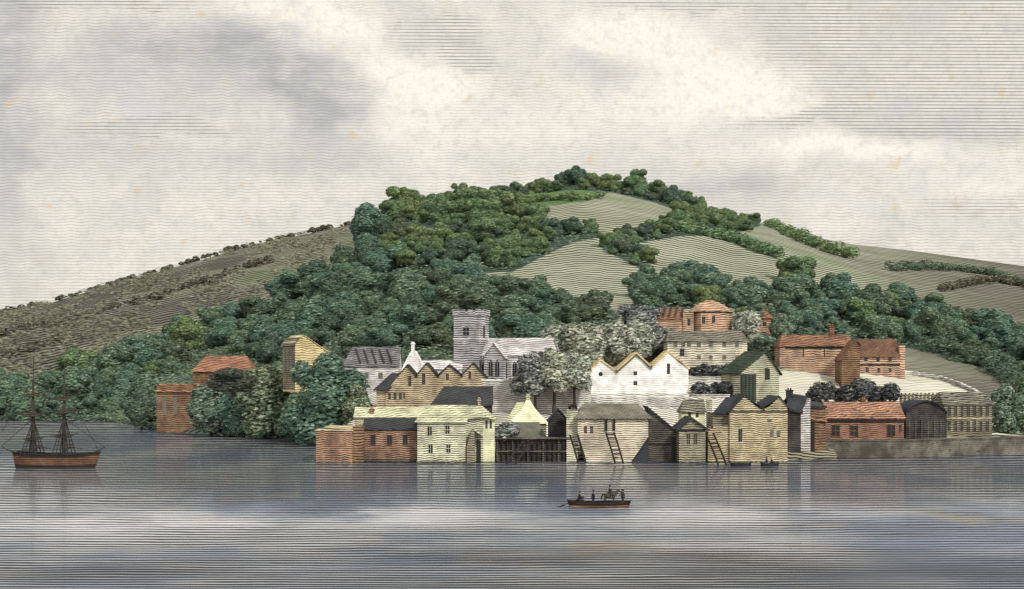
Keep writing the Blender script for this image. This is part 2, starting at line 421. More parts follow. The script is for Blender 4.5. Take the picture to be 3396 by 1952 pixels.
# ------------------------------------------------------------------ water
V, Fc, uvs = [], [], []
ys = [-400, -100, 0, 40]+[60+0.25*i for i in range(280)]+[130+0.8*i for i in range(200)]+[290+2*i for i in range(110)]+[520, 600, 800, 1100]
xs = [-1600, -700, -300, -150, -75, 0, 75, 150, 300, 700, 1600]
for y in ys:
    for x in xs: V.append((x, y, 0)); uvs.append((x, F*EYE/(max(y, 40)*7.9)))   # ripples lengthen towards the far shore
nx = len(xs)
for i in range(len(ys)-1):
    for j in range(nx-1): Fc.append((i*nx+j, i*nx+j+1, (i+1)*nx+j+1, (i+1)*nx+j))
m, t, out = newmat('river_water')
u, v, _ = t.sep(t.add('ShaderNodeUVMap', uv_map='ripple').outputs[0])
pos = t.add('ShaderNodeNewGeometry').outputs['Position']; X, Y, Z = t.sep(pos)
w1 = t.noise(t.xyz(t.math('MULTIPLY', X, 0.05), t.math('MULTIPLY', v, 0.10), 0.0), 1.0, 2)
w2 = t.noise(t.xyz(t.math('MULTIPLY', X, 0.28), t.math('MULTIPLY', v, 0.3), 4.0), 1.0, 2)
vv = t.math('ADD', v, t.math('ADD', t.math('MULTIPLY', w1, 1.6), t.math('MULTIPLY', w2, 0.4)))
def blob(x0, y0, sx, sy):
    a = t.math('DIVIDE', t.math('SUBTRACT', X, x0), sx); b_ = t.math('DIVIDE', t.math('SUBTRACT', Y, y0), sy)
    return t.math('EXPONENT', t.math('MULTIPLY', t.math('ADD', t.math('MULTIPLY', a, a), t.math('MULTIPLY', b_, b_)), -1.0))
sky_sheen = t.math('MINIMUM', t.math('ADD', t.math('MULTIPLY', blob(6, 150, 20, 10), .9), t.math('ADD', blob(-38, 142, 27, 11), t.math('ADD', t.math('MULTIPLY', blob(-14, 158, 8, 24), 0.6), t.math('MULTIPLY', blob(36, 150, 14, 10), .6)))), 1.0)  # pale patches of reflected sky, painted into the water colour
sky_sheen = t.math('MULTIPLY', sky_sheen, t.rng(t.noise(t.xyz(t.math('MULTIPLY', X, 0.07), t.math('MULTIPLY', v, 0.12), 31.0), 1.0, 4, .6), .30, .60))
pn = t.noise(t.xyz(t.math('MULTIPLY', X, 0.03), t.math('MULTIPLY', v, 0.075), 8.0), 1.0, 3, 0.55)
dn = t.noise(t.xyz(t.math('MULTIPLY', X, 0.10), t.math('MULTIPLY', v, 0.6), 2.0), 1.0, 3)
duty = t.math('ADD', t.math('ADD', 0.50, t.math('MULTIPLY', t.math('SUBTRACT', pn, 0.5), 0.85)), t.math('MULTIPLY', t.math('SUBTRACT', dn, 0.5), 0.36))
duty = t.math('SUBTRACT', duty, t.math('MULTIPLY', sky_sheen, 0.15))
duty = t.math('ADD', duty, t.math('ADD', t.rng(Y, 128, 106, 0, 0.20), t.rng(Y, 195, 240, 0, 0.04)))
line = ruled(t, vv, duty, 0.22)
b1 = t.noise(t.xyz(t.math('MULTIPLY', X, 0.035), t.math('MULTIPLY', v, 0.05), 12.0), 1.0, 3, 0.6)
b2 = t.noise(t.xyz(t.math('MULTIPLY', X, 0.05), t.math('MULTIPLY', v, 0.06), 21.0), 1.0, 3, 0.6)
col = t.mix(t.rng(b1, 0.36, 0.62), (0.50, 0.505, 0.505), (0.20, 0.245, 0.34))
col = t.mix(t.rng(b2, 0.56, 0.70, 0, 0.65), col, (0.46, 0.39, 0.29))
col = t.mix(t.math('MULTIPLY', sky_sheen, .55), col, (0.62, 0.62, 0.61))
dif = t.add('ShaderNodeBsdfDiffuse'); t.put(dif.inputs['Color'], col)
glo = t.add('ShaderNodeBsdfGlossy'); glo.inputs['Roughness'].default_value = 0.06; glo.inputs['Color'].default_value = (0.80, 0.84, 0.92, 1)
bp = t.add('ShaderNodeBump'); bp.inputs['Strength'].default_value = 0.35; bp.inputs['Distance'].default_value = 0.05
hh = t.math('ADD', t.math('MULTIPLY', t.math('SINE', t.math('MULTIPLY', vv, 2*pi)), 0.5), t.math('MULTIPLY', t.noise(t.xyz(t.math('MULTIPLY', X, 0.05), Y, 0.0), 0.45, 3), 1.2))
t.put(bp.inputs['Height'], hh); t.l.new(bp.outputs[0], glo.inputs['Normal'])
mx = t.add('ShaderNodeMixShader'); t.put(mx.inputs[0], t.math('SUBTRACT', t.rng(Y, 135, 205, .30, .74), t.math('MULTIPLY', sky_sheen, .25)))
t.l.new(dif.outputs[0], mx.inputs[1]); t.l.new(glo.outputs[0], mx.inputs[2])
dk = t.add('ShaderNodeBsdfPrincipled'); dk.inputs['Base Color'].default_value = (0.012, 0.014, 0.02, 1); dk.inputs['Roughness'].default_value = 0.5; dk.inputs['Specular IOR Level'].default_value = 0.1
m2 = t.add('ShaderNodeMixShader'); t.put(m2.inputs[0], line); t.l.new(mx.outputs[0], m2.inputs[1]); t.l.new(dk.outputs[0], m2.inputs[2])
t.l.new(m2.outputs[0], out.inputs[0])
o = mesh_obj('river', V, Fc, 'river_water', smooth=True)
uv = o.data.uv_layers.new(name='ripple'); idx = [0]*len(o.data.loops); o.data.loops.foreach_get('vertex_index', idx)
uv.data.foreach_set('uv', [q for k in idx for q in uvs[k]]); tag(o, kind='structure')

# ------------------------------------------------------------------ houses
class House:
    def __init__(s, name, label, cat, x0, x1, base, Y=None, rot=0.0, group=None):
        s.pc = 0.5*(x0+x1); s.Y = Y or depth_for(s.pc, base); s.S = s.Y/F; s.base = base; s.c = cos(R(rot))
        o = at(s.pc, base, s.Y); s.z0 = o.z
        s.root = thing(name, o, label, cat, group, R(rot))
    def lx(s, px): return (px-s.pc)*s.S/s.c
    def lz(s, py, dy=0.0): return EYE+(HY-py)*(s.Y+dy)/F-s.z0
    def wall(s, pts, depth, mat, name='wall', y0=0.0, label=None):
        """front outline in photo pixels, swept back by depth"""
        b = MB(); b.prism([(s.lx(x), y0, s.lz(y, y0)) for x, y in pts], (0, depth, 0)); 
        o = b.build(name, mat, s.root)
        if label: o['label'] = label
        return o
    def block(s, x0, x1, top, depth, mat, name='wall', y0=0.0, bot=None, sink=2.0):
        b = MB(); zb = s.lz(bot, y0) if bot else -sink
        b.box((s.lx(x0), y0, zb), (s.lx(x1), y0+depth, s.lz(top, y0))); return b.build(name, mat, s.root)
    def long_house(s, x0, x1, eave, ridge, depth, wmat, rmat, hipl=0, hipr=0, y0=0.0, sink=2.0, over=0.35, rname='roof', wname='wall'):
        """walls with gable ends and a roof whose ridge runs along the front"""
        a, b_ = s.lx(x0), s.lx(x1); ze = s.lz(eave, y0); ym = y0+depth/2; zr = s.lz(ridge, ym); y1 = y0+depth
        w = MB()
        w.box((a, y0, -sink), (b_, y1, ze))
        k = 0.25/max(depth/2, .1)*(zr-ze)
        if not hipl: w.prism([(a, y1, ze+.003), (a, ym, zr-.1), (a, y0, ze+.003)][::-1], (0.3, 0, 0))
        if not hipr: w.prism([(b_, y0, ze+.003), (b_, ym, zr-.1), (b_, y1, ze+.003)][::-1], (-0.3, 0, 0))
        wo = w.build(wname, wmat, s.root)
        hl, hr = hipl*s.S/s.c, hipr*s.S/s.c
        dz = over*(zr-ze)/(depth/2)
        ra, rb = (a-over*(0 if hipl else .6)+hl, b_+over*(0 if hipr else .6)-hr)
        ea, eb = a-over, b_+over
        if not hipl: ea = ra
        if not hipr: eb = rb
        r = MB(); th = 0.16; lift = 0.17
        r.slab([(ea, y0-over, ze-dz+lift), (eb, y0-over, ze-dz+lift), (rb, ym, zr+lift), (ra, ym, zr+lift)], th)
        r.slab([(rb, ym, zr+lift), (eb, y1+over, ze-dz+lift), (ea, y1+over, ze-dz+lift), (ra, ym, zr+lift)][::-1][::-1], th)
        if hipl: r.slab([(ea, y1+over, ze-dz+lift), (ea, y0-over, ze-dz+lift), (ra, ym, zr+lift)], th)
        if hipr: r.slab([(eb, y0-over, ze-dz+lift), (eb, y1+over, ze-dz+lift), (rb, ym, zr+lift)], th)
        ro = r.build(rname, rmat, s.root)
        return wo, ro
    def gable_roof(s, x0, x1, ev, ax, ap, depth, mat, y0=0.0, over=0.3, th=0.18, name='roof', ev2=None):
        """roof whose ridge runs away from the viewer above the apex (ax, ap)"""
        a, b_, m_ = s.lx(x0), s.lx(x1), s.lx(ax); ze = s.lz(ev, y0); ze2 = s.lz(ev2 or ev, y0); za = s.lz(ap, y0)
        ya, yb = y0-over, y0+depth+over; r = MB()
        kl = over*(za-ze)/max(.1, m_-a); kr = over*(za-ze2)/max(.1, b_-m_)
        r.slab([(a-over, ya, ze-kl+th), (m_, ya, za+th), (m_, yb, za+th), (a-over, yb, ze-kl+th)], th)
        r.slab([(m_, ya, za+th), (b_+over, ya, ze2-kr+th), (b_+over, yb, ze2-kr+th), (m_, yb, za+th)], th)
        return r.build(name, mat, s.root)
    def win(s, px, py, w, h, mat='window_dark', frame=None, name='window', y0=0.0, parent=None):
        x, z = s.lx(px), s.lz(py, y0); a, c = 0.5*w*s.S/s.c, 0.5*h*s.S
        b = MB(); b.box((x-a, y0-0.05, z-c), (x+a, y0+0.02, z+c), 0)
        f = 0.10
        if frame:
            b.box((x-a-f, y0-0.09, z-c-f), (x+a+f, y0+0.02, z-c-.002), 1)
            b.box((x-a-f, y0-0.09, z+c+.002), (x+a+f, y0+0.02, z+c+f), 1)
            b.box((x-a-f, y0-0.085, z-c), (x-a-.002, y0+0.02, z+c), 1); b.box((x+a+.002, y0-0.085, z-c), (x+a+f, y0+0.02, z+c), 1)
        b.box((x-0.03, y0-0.075, z-c), (x+0.03, y0-.052, z+c), 1); b.box((x-a, y0-0.07, z-0.03), (x-.032, y0-.052, z+0.03), 1); b.box((x+.032, y0-0.07, z-0.03), (x+a, y0-.052, z+0.03), 1)
        return b.build(name, [mat, frame or 'window_grey'], parent or s.root)
    def swin(s, side, x, y, z, w, h, mat='window_dark', name='window'):
        b = MB(); d = 0.05 if side == 'R' else -0.05
        b.box((min(x, x+d), y-w/2, z-h/2), (max(x, x+d), y+w/2, z+h/2)); return b.build(name, mat, s.root)
    def chimney(s, px, top, bot, w, mat, dy=2.0, parent=None):
        x = s.lx(px); a = 0.5*w*s.S; z1, z0 = s.lz(top, dy), s.lz(bot, dy)-0.8
        b = MB(); b.box((x-a, dy-a, z0), (x+a, dy+a, z1-.25)); b.box((x-a-.12, dy-a-.12, z1-.248), (x+a+.12, dy+a+.12, z1))
        for k in (-1, 1): b.tube([(x+k*a*.45, dy, z1), (x+k*a*.45, dy, z1+.35)], [.16, .12], 6)
        o = b.build('chimney', mat, s.root); return o

# --- church
h = House('church', 'pale stone church with square battlemented tower and white nave roof', 'church', 1504, 1589, 1290, Y=306, rot=-20)
tw = h.lx(1589)-h.lx(1504); hz = h.lz(1046)
tower = MB().box((-tw/2, 0, -4), (tw/2, tw, hz)).build('tower', 'lilac_stone', h.root)
par = MB()
par.box((-tw/2-.2, -.2, hz+.003), (tw/2+.2, tw+.2, hz+.4))
for k in range(4):
    q = -tw/2-.2+k*(tw+.4-1.0)/3
    par.box((q, -.2, hz+.403), (q+1.0, .35, hz+1.35)); par.box((q, tw-.35, hz+.403), (q+1.0, tw+.2, hz+1.35))
    if 0 < k < 3:
        par.box((-tw/2-.2, q+tw/2, hz+.403), (-tw/2+.35, q+tw/2+1.0, hz+1.35)); par.box((tw/2-.35, q+tw/2, hz+.403), (tw/2+.2, q+tw/2+1.0, hz+1.35))
po = par.build('battlement', 'lilac_stone', h.root)
h.win(1546, 1099, 20, 28, frame='lilac_stone'); h.swin('R', tw/2, tw*.5, h.lz(1097), .9, 2.6)
MB().box((-tw/2-.15, -.15, h.lz(1125)), (tw/2+.15, tw+.15, h.lz(1121))).build('string_course', 'pale_stone', h.root)
# nave turned with the tower, standing behind and to its side
n0 = tw/2-0.6; L = 15.5; ez = h.lz(1176); rz = h.lz(1122)
nave = MB(); nave.box((n0, 1.2, -4), (n0+L, 10.2, ez)); nave.prism([(n0+L, 1.2, ez+.003), (n0+L, 5.7, rz-.1), (n0+L, 10.2, ez+.003)][::-1], (-.3, 0, 0)); nave.build('nave', 'pale_stone', h.root)
rr = MB(); rr.slab([(n0, .8, ez-.1), (n0+L+.4, .8, ez-.1), (n0+L+.4, 5.7, rz+.15), (n0, 5.7, rz+.15)], .18); rr.slab([(n0, 5.7, rz+.15), (n0+L+.4, 5.7, rz+.15), (n0+L+.4, 10.6, ez-.1), (n0, 10.6, ez-.1)], .18)
rr.build('roof', 'pale_slate', h.root)
tx = n0+4.3
tr = MB(); tr.prism([(tx-2.3, -.6, -4), (tx+2.3, -.6, -4), (tx+2.3, -.6, ez-.4), (tx, -.6, ez+2.4), (tx-2.3, -.6, ez-.4)], (0, 4.0, 0)); tr.build('transept', 'lilac_stone', h.root)
tq = MB(); tq.slab([(tx-2.7, -.9, ez-.7), (tx, -.9, ez+2.62), (tx, 5.0, ez+2.62), (tx-2.7, 5.0, ez-.7)], .16); tq.slab([(tx, -.9, ez+2.62), (tx+2.7, -.9, ez-.7), (tx+2.7, 5.0, ez-.7), (tx, 5.0, ez+2.62)], .16); tq.build('transept_roof', 'pale_slate', h.root)
def lancet(x, y, z, w, hh_, parent):
    b = MB(); b.prism([(x-w/2, y-.05, z), (x+w/2, y-.05, z), (x+w/2, y-.05, z+hh_*.75), (x, y-.05, z+hh_), (x-w/2, y-.05, z+hh_*.75)], (0, .08, 0), 0)
    b.box((x-.05, y-.08, z), (x+.05, y-.052, z+hh_*.9), 1); return b.build('window', ['window_dark', 'lilac_stone'], parent)
for x, y in ((tx-.75, -.6), (tx+.75, -.6)): lancet(x, y, ez-4.6, 0.9, 3.6, h.root)
for x in (n0+1.3, n0+8.4, n0+10.6, n0+13): lancet(x, 1.2, ez-4.6, 0.95, 3.2, h.root)
for x in (n0+7.2, n0+9.5, n0+11.8, n0+14.6): MB().prism([(x-.3, .5, -4), (x+.3, .5, -4), (x+.3, .5, ez-1.6), (x, .5, ez-1.0), (x-.3, .5, ez-1.6)], (0, .695, 0)).build('buttress', 'lilac_stone', h.root)
# churchyard wall in front of the nave
h = House('churchyard_wall', 'tall pale retaining wall below the church nave', 'wall', 1620, 1790, 1400, Y=285)
h.block(1600, 1960, 1262, 1.2, 'bank_white', 'wall_face', sink=3); h.block(1596, 1962, 1256, 1.5, 'pale_stone', 'coping', y0=-.15, bot=1262)

# --- tan house with catslide gable
h = House('catslide_house', 'tan house with bright yellow catslide gable beside shaded plank wall', 'house', 975, 1115, 1262, Y=318, rot=27)
h.wall([(984,1300),(1118,1300),(1118,1192),(1070,1158),(1010,1114),(984,1136)], 9.0, 'yellow_gable')
r = MB(); A = [(984,1136),(1010,1112),(1070,1156),(1121,1193)]
for (xa, ya), (xb, yb) in zip(A, A[1:]):
    r.slab([(h.lx(xa), -.2, h.lz(ya)+.16), (h.lx(xb), -.2, h.lz(yb)+.16), (h.lx(xb), 9.3, h.lz(yb)+.16), (h.lx(xa), 9.3, h.lz(ya)+.16)], .15)
r.build('roof', 'ochre_coping', h.root)
sw = MB()
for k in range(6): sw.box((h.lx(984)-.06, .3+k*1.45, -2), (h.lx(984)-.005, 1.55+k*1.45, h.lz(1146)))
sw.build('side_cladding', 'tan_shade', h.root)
r = MB(); xx = h.lx(984); r.slab([(xx-.5, -.3, h.lz(1143)), (xx+1.0, -.3, h.lz(1118)), (xx+1.0, 9.4, h.lz(1118)), (xx-.5, 9.4, h.lz(1143))], .2); r.build('eave', 'olive_roof', h.root)
for k in range(3): h.swin('L', h.lx(984)-.06, 1.8+k*2.6, h.lz(1190), .8, 4.5, 'window_grey')

# --- grey slated house between the big tree and the church
h = House('slate_roofed_house', 'long grey slate roofed house between the yellow catslide house and the church', 'house', 1112, 1320, 1285, Y=312)
h.long_house(1140, 1322, 1212, 1152, 9, 'pale_stone', 'lead_grey_roof', hipl=22)
bb = MB()
for k in range(5):
    xa = 1172+k*26; bb.slab([(h.lx(xa+22), -.1, h.lz(1208)+.42), (h.lx(xa+27), -.1, h.lz(1208)+.42), (h.lx(xa+5), 3.6, h.lz(1162, 3.6)+.42), (h.lx(xa), 3.6, h.lz(1162, 3.6)+.42)], .1)
bb.build('roof_batten', 'dark_slate', h.root)
h.win(1215, 1245, 14, 20, 'window_grey'); h.win(1262, 1245, 14, 20, 'window_grey')
# --- white house with spire chimney
h = House('white_chimney_house', 'white house with pointed gable and tall chimney behind ochre gabled terrace', 'house', 1330, 1405, 1280, Y=304)
h.wall([(1322,1320),(1412,1320),(1408,1236),(1388,1186),(1374,1162),(1364,1162),(1348,1190),(1326,1240)], 7.5, 'white_wall')
h.gable_roof(1326, 1408, 1238, 1369, 1162, 7.5, 'pale_slate', y0=.35, over=.05, th=.12)
h.chimney(1369, 1138, 1166, 11, 'white_wall', dy=.6)
h.long_house(1400, 1530, 1222, 1196, 6.5, 'white_wall', 'pale_stone', y0=1.0, rname='wing_roof', wname='wing_wall')

# --- ochre terrace of four gables
h = House('gabled_terrace', 'ochre terrace with a row of four dark peaked gables below the church', 'house', 1275, 1620, 1345, Y=292)
h.wall([(1278,1400),(1628,1400),(1628,1266),(1606,1246),(1570,1206),(1534,1243),(1528,1246),(1490,1212),(1455,1247),(1448,1247),(1415,1205),(1382,1246),(1378,1246),(1350,1212),(1318,1250),(1278,1300)], 7.5, 'ochre_wall')
for (a, b_, ax, ap, ev, e2) in ((1322, 1380, 1350, 1212, 1246, 1246), (1380, 1452, 1415, 1205, 1247, 1247), (1452, 1531, 1490, 1212, 1246, 1246), (1531, 1628, 1570, 1205, 1245, 1268)):
    h.gable_roof(a, b_, ev, ax, ap, 7.5, 'dark_slate', over=.28, th=.32, name='gable_roof', ev2=e2)
r = MB(); r.slab([(h.lx(1238), -.6, h.lz(1292)), (h.lx(1290), -.6, h.lz(1292)), (h.lx(1332), 2.2, h.lz(1236, 2.2)), (h.lx(1296), 2.2, h.lz(1236, 2.2))], .2); r.build('lean_to_roof', 'dark_slate', h.root)
h.block(1248, 1277, 1290, 5, 'ochre_wall', 'lean_to_wall', y0=.2)
for x, y, w, hh_ in ((1359,1262,9,34),(1405,1256,10,34),(1484,1248,8,22),(1558,1244,8,24),(1292,1314,8,22),(1310,1314,8,22),(1328,1312,8,20),(1340,1311,5,16)): h.win(x, y, w, hh_)

# --- dark slate roof house behind the lime house
h = House('dark_roofed_house', 'low house under broad black slate roof between ochre terrace and lime house', 'house', 1420, 1650, 1400, Y=272)
h.long_house(1432, 1630, 1342, 1284, 10, 'tar_timber', 'dark_slate', hipl=36, hipr=0)
h.win(1480, 1368, 10, 14)
# --- lime wing: long low building and brick cottage
h = House('long_lime_shed', 'long low lime washed shed with pale roof behind the brick cottage', 'shed', 1180, 1395, 1420, Y=266)
h.long_house(1176, 1400, 1382, 1352, 5.5, 'pale_lime_wall', 'lime_roof')
h.chimney(1232, 1356, 1378, 14, 'brick_wall', dy=1.0)
h = House('brick_cottage', 'red brick waterside cottage with dark tiled roof and three windows', 'house', 1205, 1385, 1536, Y=240)
h.long_house(1205, 1383, 1422, 1388, 7, 'brick_wall', 'dark_slate', over=.3)
for x in (1238, 1292, 1344): h.win(x, 1458, 13, 30, frame='dim_timber')
MB().box((h.lx(1205)-.1, -.12, -1), (h.lx(1383), -.005, h.lz(1522))).build('plinth', 'dim_timber', h.root)
h = House('brick_quay_wall', 'high red brick quay wall rising from the water beside the brick cottage', 'wall', 1048, 1205, 1536, Y=238)
h.block(1048, 1168, 1428, 20, 'brick_wall', 'wall_face'); h.block(1045, 1170, 1424, 20.3, 'mustard_wall', 'coping', y0=-.15, bot=1428)
h.block(1168, 1205, 1415, 7, 'russet_wall', 'return_wall', y0=.4)

# --- lime hip-roofed house on the water
h = House('lime_house', 'pale lime two storey house with hipped roof standing in the water', 'house', 1385, 1545, 1534, Y=238)
h.long_house(1384, 1545, 1396, 1346, 8.5, 'pale_lime_wall', 'lime_roof', hipl=30, over=.45)
for x, y in ((1425,1428),(1484,1424),(1428,1488),(1487,1486)): h.win(x, y, 14, 28, frame='pale_lime_wall')
MB().box((h.lx(1384)-.1, -.15, -1), (h.lx(1545), -.005, h.lz(1527))).build('plinth', 'olive_wall', h.root)
h.block(1545, 1602, 1386, 7.0, 'pale_lime_wall', 'bay_wall', y0=1.2)
r = MB(); r.slab([(h.lx(1548), .6, h.lz(1390, .6)+.2), (h.lx(1612), .6, h.lz(1384, .6)+.2), (h.lx(1596), 4.6, h.lz(1344, 4.6)), (h.lx(1540), 4.6, h.lz(1346, 4.6)+.1)], .16)
r.slab([(h.lx(1612), .6, h.lz(1384, .6)+.2), (h.lx(1645), 1.4, h.lz(1396, 1.4)+.3), (h.lx(1645), 8, h.lz(1396, 1.4)+.3), (h.lx(1596), 4.6, h.lz(1344, 4.6))], .16); r.build('bay_roof', 'lime_roof', h.root)
h.block(1602, 1640, 1392, 6.5, 'lime_bright', 'end_wall', y0=1.9)  # paler, less stroked than the front: its sunlight is put into the colour
for x in (1613, 1627): h.win(x, 1407, 7, 26, y0=1.9)
h.chimney(1587, 1324, 1348, 9, 'mustard_wall', dy=4.6)
pz = MB(); pz.prism([(h.lx(1548), -.4, -1), (h.lx(1574), -.4, -1), (h.lx(1574), -.4, h.lz(1428)), (h.lx(1568), -.4, h.lz(1420)), (h.lx(1548), -.4, h.lz(1478))], (0, 1.55, 0)); pz.build('porch', 'olive_wall', h.root)
r = MB(); r.slab([(h.lx(1574), -.55, h.lz(1425)), (h.lx(1602), -.55, h.lz(1442)), (h.lx(1602), 1.18, h.lz(1442)), (h.lx(1574), 1.18, h.lz(1425))], .14); r.build('porch_roof', 'lime_roof', h.root)
MB().box((h.lx(1580), 1.1, -.8), (h.lx(1594), 1.18, h.lz(1460, 1.1))).build('door', 'window_dark', h.root)

# --- cottage with tall pyramid roof, wharf, thatched shed
h = House('pyramid_roof_cottage', 'cottage with steep pale yellow pyramid roof and slim chimney above the timber wharf', 'house', 1680, 1820, 1450, Y=258)
h.block(1690, 1812, 1402, 5.5, 'olive_wall')
prof = [(1822, 1404), (1796, 1378), (1776, 1356), (1764, 1336), (1757, 1322)]
r = MB(); cx_, cy_ = h.lx(1752), 2.7
for (xa, ya), (xb, yb) in zip(prof, prof[1:]):
    da, db = h.lx(xa)-cx_, h.lx(xb)-cx_; za, zb = h.lz(ya), h.lz(yb)
    q = lambda d, z: [(cx_-d*.95, cy_-d*.8, z), (cx_+d, cy_-d*.8, z), (cx_+d, cy_+d*.8, z), (cx_-d*.95, cy_+d*.8, z)]
    a_, c_ = q(da, za), q(db, zb)
    for i in range(4): r.poly([a_[i], a_[(i+1) % 4], c_[(i+1) % 4], c_[i]], [(0, 1, 2, 3)])
ro = r.build('roof', 'lime_bright', h.root)
h.chimney(1752, 1312, 1328, 12, 'lime_roof', dy=2.7)
r = MB(); r.slab([(h.lx(1672), .2, h.lz(1406)), (h.lx(1700), .2, h.lz(1406)), (h.lx(1738), 1.8, h.lz(1334, 1.8)), (h.lx(1714), 1.8, h.lz(1334, 1.8))], .2); r.build('side_roof', 'lime_roof', h.root)
h = House('thatched_boat_shed', 'boat shed under ragged grey thatch on the timber wharf below the pyramid roof', 'shed', 1642, 1812, 1455, Y=246)
h.long_house(1648, 1806, 1448, 1402, 4.5, 'tar_timber', 'grey_thatch', hipl=18, hipr=18, over=.4, sink=1.0)
h = House('timber_wharf', 'black timber wharf on close set piles beside the lime house', 'wharf', 1644, 1890, 1536, Y=240)
h.block(1644, 1892, 1452, 6.0, 'tar_timber', 'plank_face', y0=.8)
MB().box((h.lx(1642), 0, h.lz(1456)), (h.lx(1894), 7.0, h.lz(1452))).build('deck', 'dim_timber', h.root)
for k in range(15):
    x = h.lx(1648+k*17); MB().tube([(x, .5, -1.5), (x+.05, .5, h.lz(1457, .5))], [.17, .15], 8).build('pile', 'oak_dark' if k % 3 else 'dim_timber', h.root)
MB().box((h.lx(1644), .25, h.lz(1498)), (h.lx(1890), .33, h.lz(1493))).build('waling', 'dim_timber', h.root)
h = House('dark_gabled_shed', 'narrow black gabled shed beside the wharf crane', 'shed', 1820, 1888, 1462, Y=244)
h.wall([(1820,1490),(1886,1490),(1886,1392),(1852,1358),(1820,1396)], 6, 'tar_timber'); h.gable_roof(1820, 1886, 1394, 1852, 1357, 6, 'blue_slate', over=.25)
MB().box((h.lx(1836), -.06, -.5), (h.lx(1868), -.004, h.lz(1412))).build('door', 'window_dark', h.root)
# crane
h = House('wharf_crane', 'black timber crane post with hooked jib at the end of the wharf', 'crane', 1885, 1912, 1462, Y=241)
x = h.lx(1889); MB().box((x-.22, -.22, -2), (x+.22, .22, h.lz(1344))).build('post', 'oak_dark', h.root)
MB().tube([(x-.1, -.3, h.lz(1350)), (x+.5, -.3, h.lz(1343)), (x+1.0, -.3, h.lz(1346)), (x+1.25, -.3, h.lz(1358))], [.24, .26, .24, .16], 8).build('jib', 'oak_dark', h.root)
MB().tube([(x+1.25, -.3, h.lz(1358)), (x+1.25, -.3, h.lz(1372))], .05, 6).build('chain', 'black_paint', h.root)

# --- ladders leaning into the water
def ladder(label, xa, ya, xb, yb, w, Y, n, bow=0.0):
    """top (xa, ya) to foot (xb, yb); w = width in photo pixels"""
    h = House('landing_ladder', label, 'ladder', xb-w/2, xb+w/2, yb, Y=Y, group='landing ladders on the waterfront')
    for sg in (-1, 1):
        pts = []
        for k in range(9):
            t_ = k/8; x = lerp(xa, xb, t_)+bow*sin(pi*t_*0.5); y = lerp(ya, yb+8, t_)
            pts.append((h.lx(x+sg*w/2), -0.3-1.1*t_, h.lz(y)))
        MB().tube(pts, .17, 6).build('rail', 'oak_dark', h.root)
    for k in range(n):
        t_ = (k+.5)/n; x = lerp(xa, xb, t_)+bow*sin(pi*t_*0.5); y = lerp(ya, yb+8, t_)
        a = Vector((h.lx(x-w/2), -0.3-1.1*t_, h.lz(y))); c = Vector((h.lx(x+w/2), -0.3-1.1*t_, h.lz(y)))
        MB().tube([a, c], .10, 6).build('rung', 'oak_dark', h.root)
ladder('bowed black ladder against the wharf piles beside lime house', 1752, 1462, 1706, 1530, 30, 236, 7, -12)
ladder('black ladder below the wharf crane', 1903, 1442, 1925, 1526, 26, 236, 7, 4)
ladder('tall black ladder across the front of the thatched cream house', 2022, 1432, 2048, 1528, 27, 233, 8, 4)
ladder('black ladder slanting down before the mustard double gabled house', 2352, 1436, 2385, 1530, 26, 233, 8, 6)

# --- thatched cream house
h = House('thatched_house', 'cream waterside house with shaggy thatched roof and tapering wall', 'house', 1905, 2180, 1534, Y=239)
h.wall([(1950,1560),(2086,1560),(2095,1528),(2150,1448),(2150,1386),(1916,1386),(1916,1432)], 9, 'cream_wall')
h.long_house(1916, 2152, 1384, 1340, 9.4, 'cream_wall', 'thatch', hipl=26, hipr=30, over=.55, sink=-h.lz(1388)); 
for x in (1942, 1962): h.win(x, 1424, 9, 25, y0=0)
for x in (2010, 2036): MB().box((h.lx(x-4), -.25, h.lz(1428)), (h.lx(x+4), -.003, h.lz(1388))).build('corbel', 'oak_dark', h.root)
h.block(1880, 1918, 1358, 2.0, 'pale_lime_wall', 'pier', y0=1.2)
MB().prism([(h.lx(2080), .5, -1.2), (h.lx(2152), .5, -1.2), (h.lx(2152), .5, h.lz(1446, .5))], (0, 6, 0)).build('buttress', 'blue_slate', h.root)  # dark solid standing in for the shadow beside the cut wall
h = House('lean_to_store', 'dark planked lean-to store with sloping roof against the thatched house', 'shed', 2150, 2255, 1534, Y=241)
h.wall([(2150,1560),(2252,1560),(2252,1440),(2152,1352)], 8, 'dim_timber')
r = MB(); r.slab([(h.lx(2146), -.4, h.lz(1346)), (h.lx(2260), -.4, h.lz(1440)), (h.lx(2260), 8.4, h.lz(1440)), (h.lx(2146), 8.4, h.lz(1346))], .25); r.build('roof', 'blue_slate', h.root)
MB().box((h.lx(2226), -.08, -.5), (h.lx(2240), -.004, h.lz(1450))).build('door', 'window_dark', h.root); MB().box((h.lx(2150), -.09, h.lz(1474)), (h.lx(2225), -.004, h.lz(1468))).build('beam', 'oak_dark', h.root)
h = House('gabled_boathouse', 'small boathouse with black gable roof and paired windows', 'boathouse', 2252, 2342, 1534, Y=238)
h.wall([(2252,1560),(2340,1560),(2340,1424),(2292,1390),(2252,1424)], 8, 'olive_wall'); h.gable_roof(2252, 2342, 1424, 2292, 1389, 8, 'dark_slate', over=.4, th=.4)
for x in (2283, 2307): h.win(x, 1456, 10, 34, frame='olive_wall')
MB().box((h.lx(2254), -.1, h.lz(1429)), (h.lx(2338), -.004, h.lz(1424))).build('beam', 'oak_dark', h.root)
h = House('little_lime_house', 'little lime washed house with dark roof peeping over the boathouse', 'house', 2255, 2345, 1420, Y=263)
h.long_house(2262, 2338, 1364, 1326, 6, 'lime_bright', 'olive_roof', hipl=12)
for x in (2287, 2312): h.win(x, 1374, 9, 17)
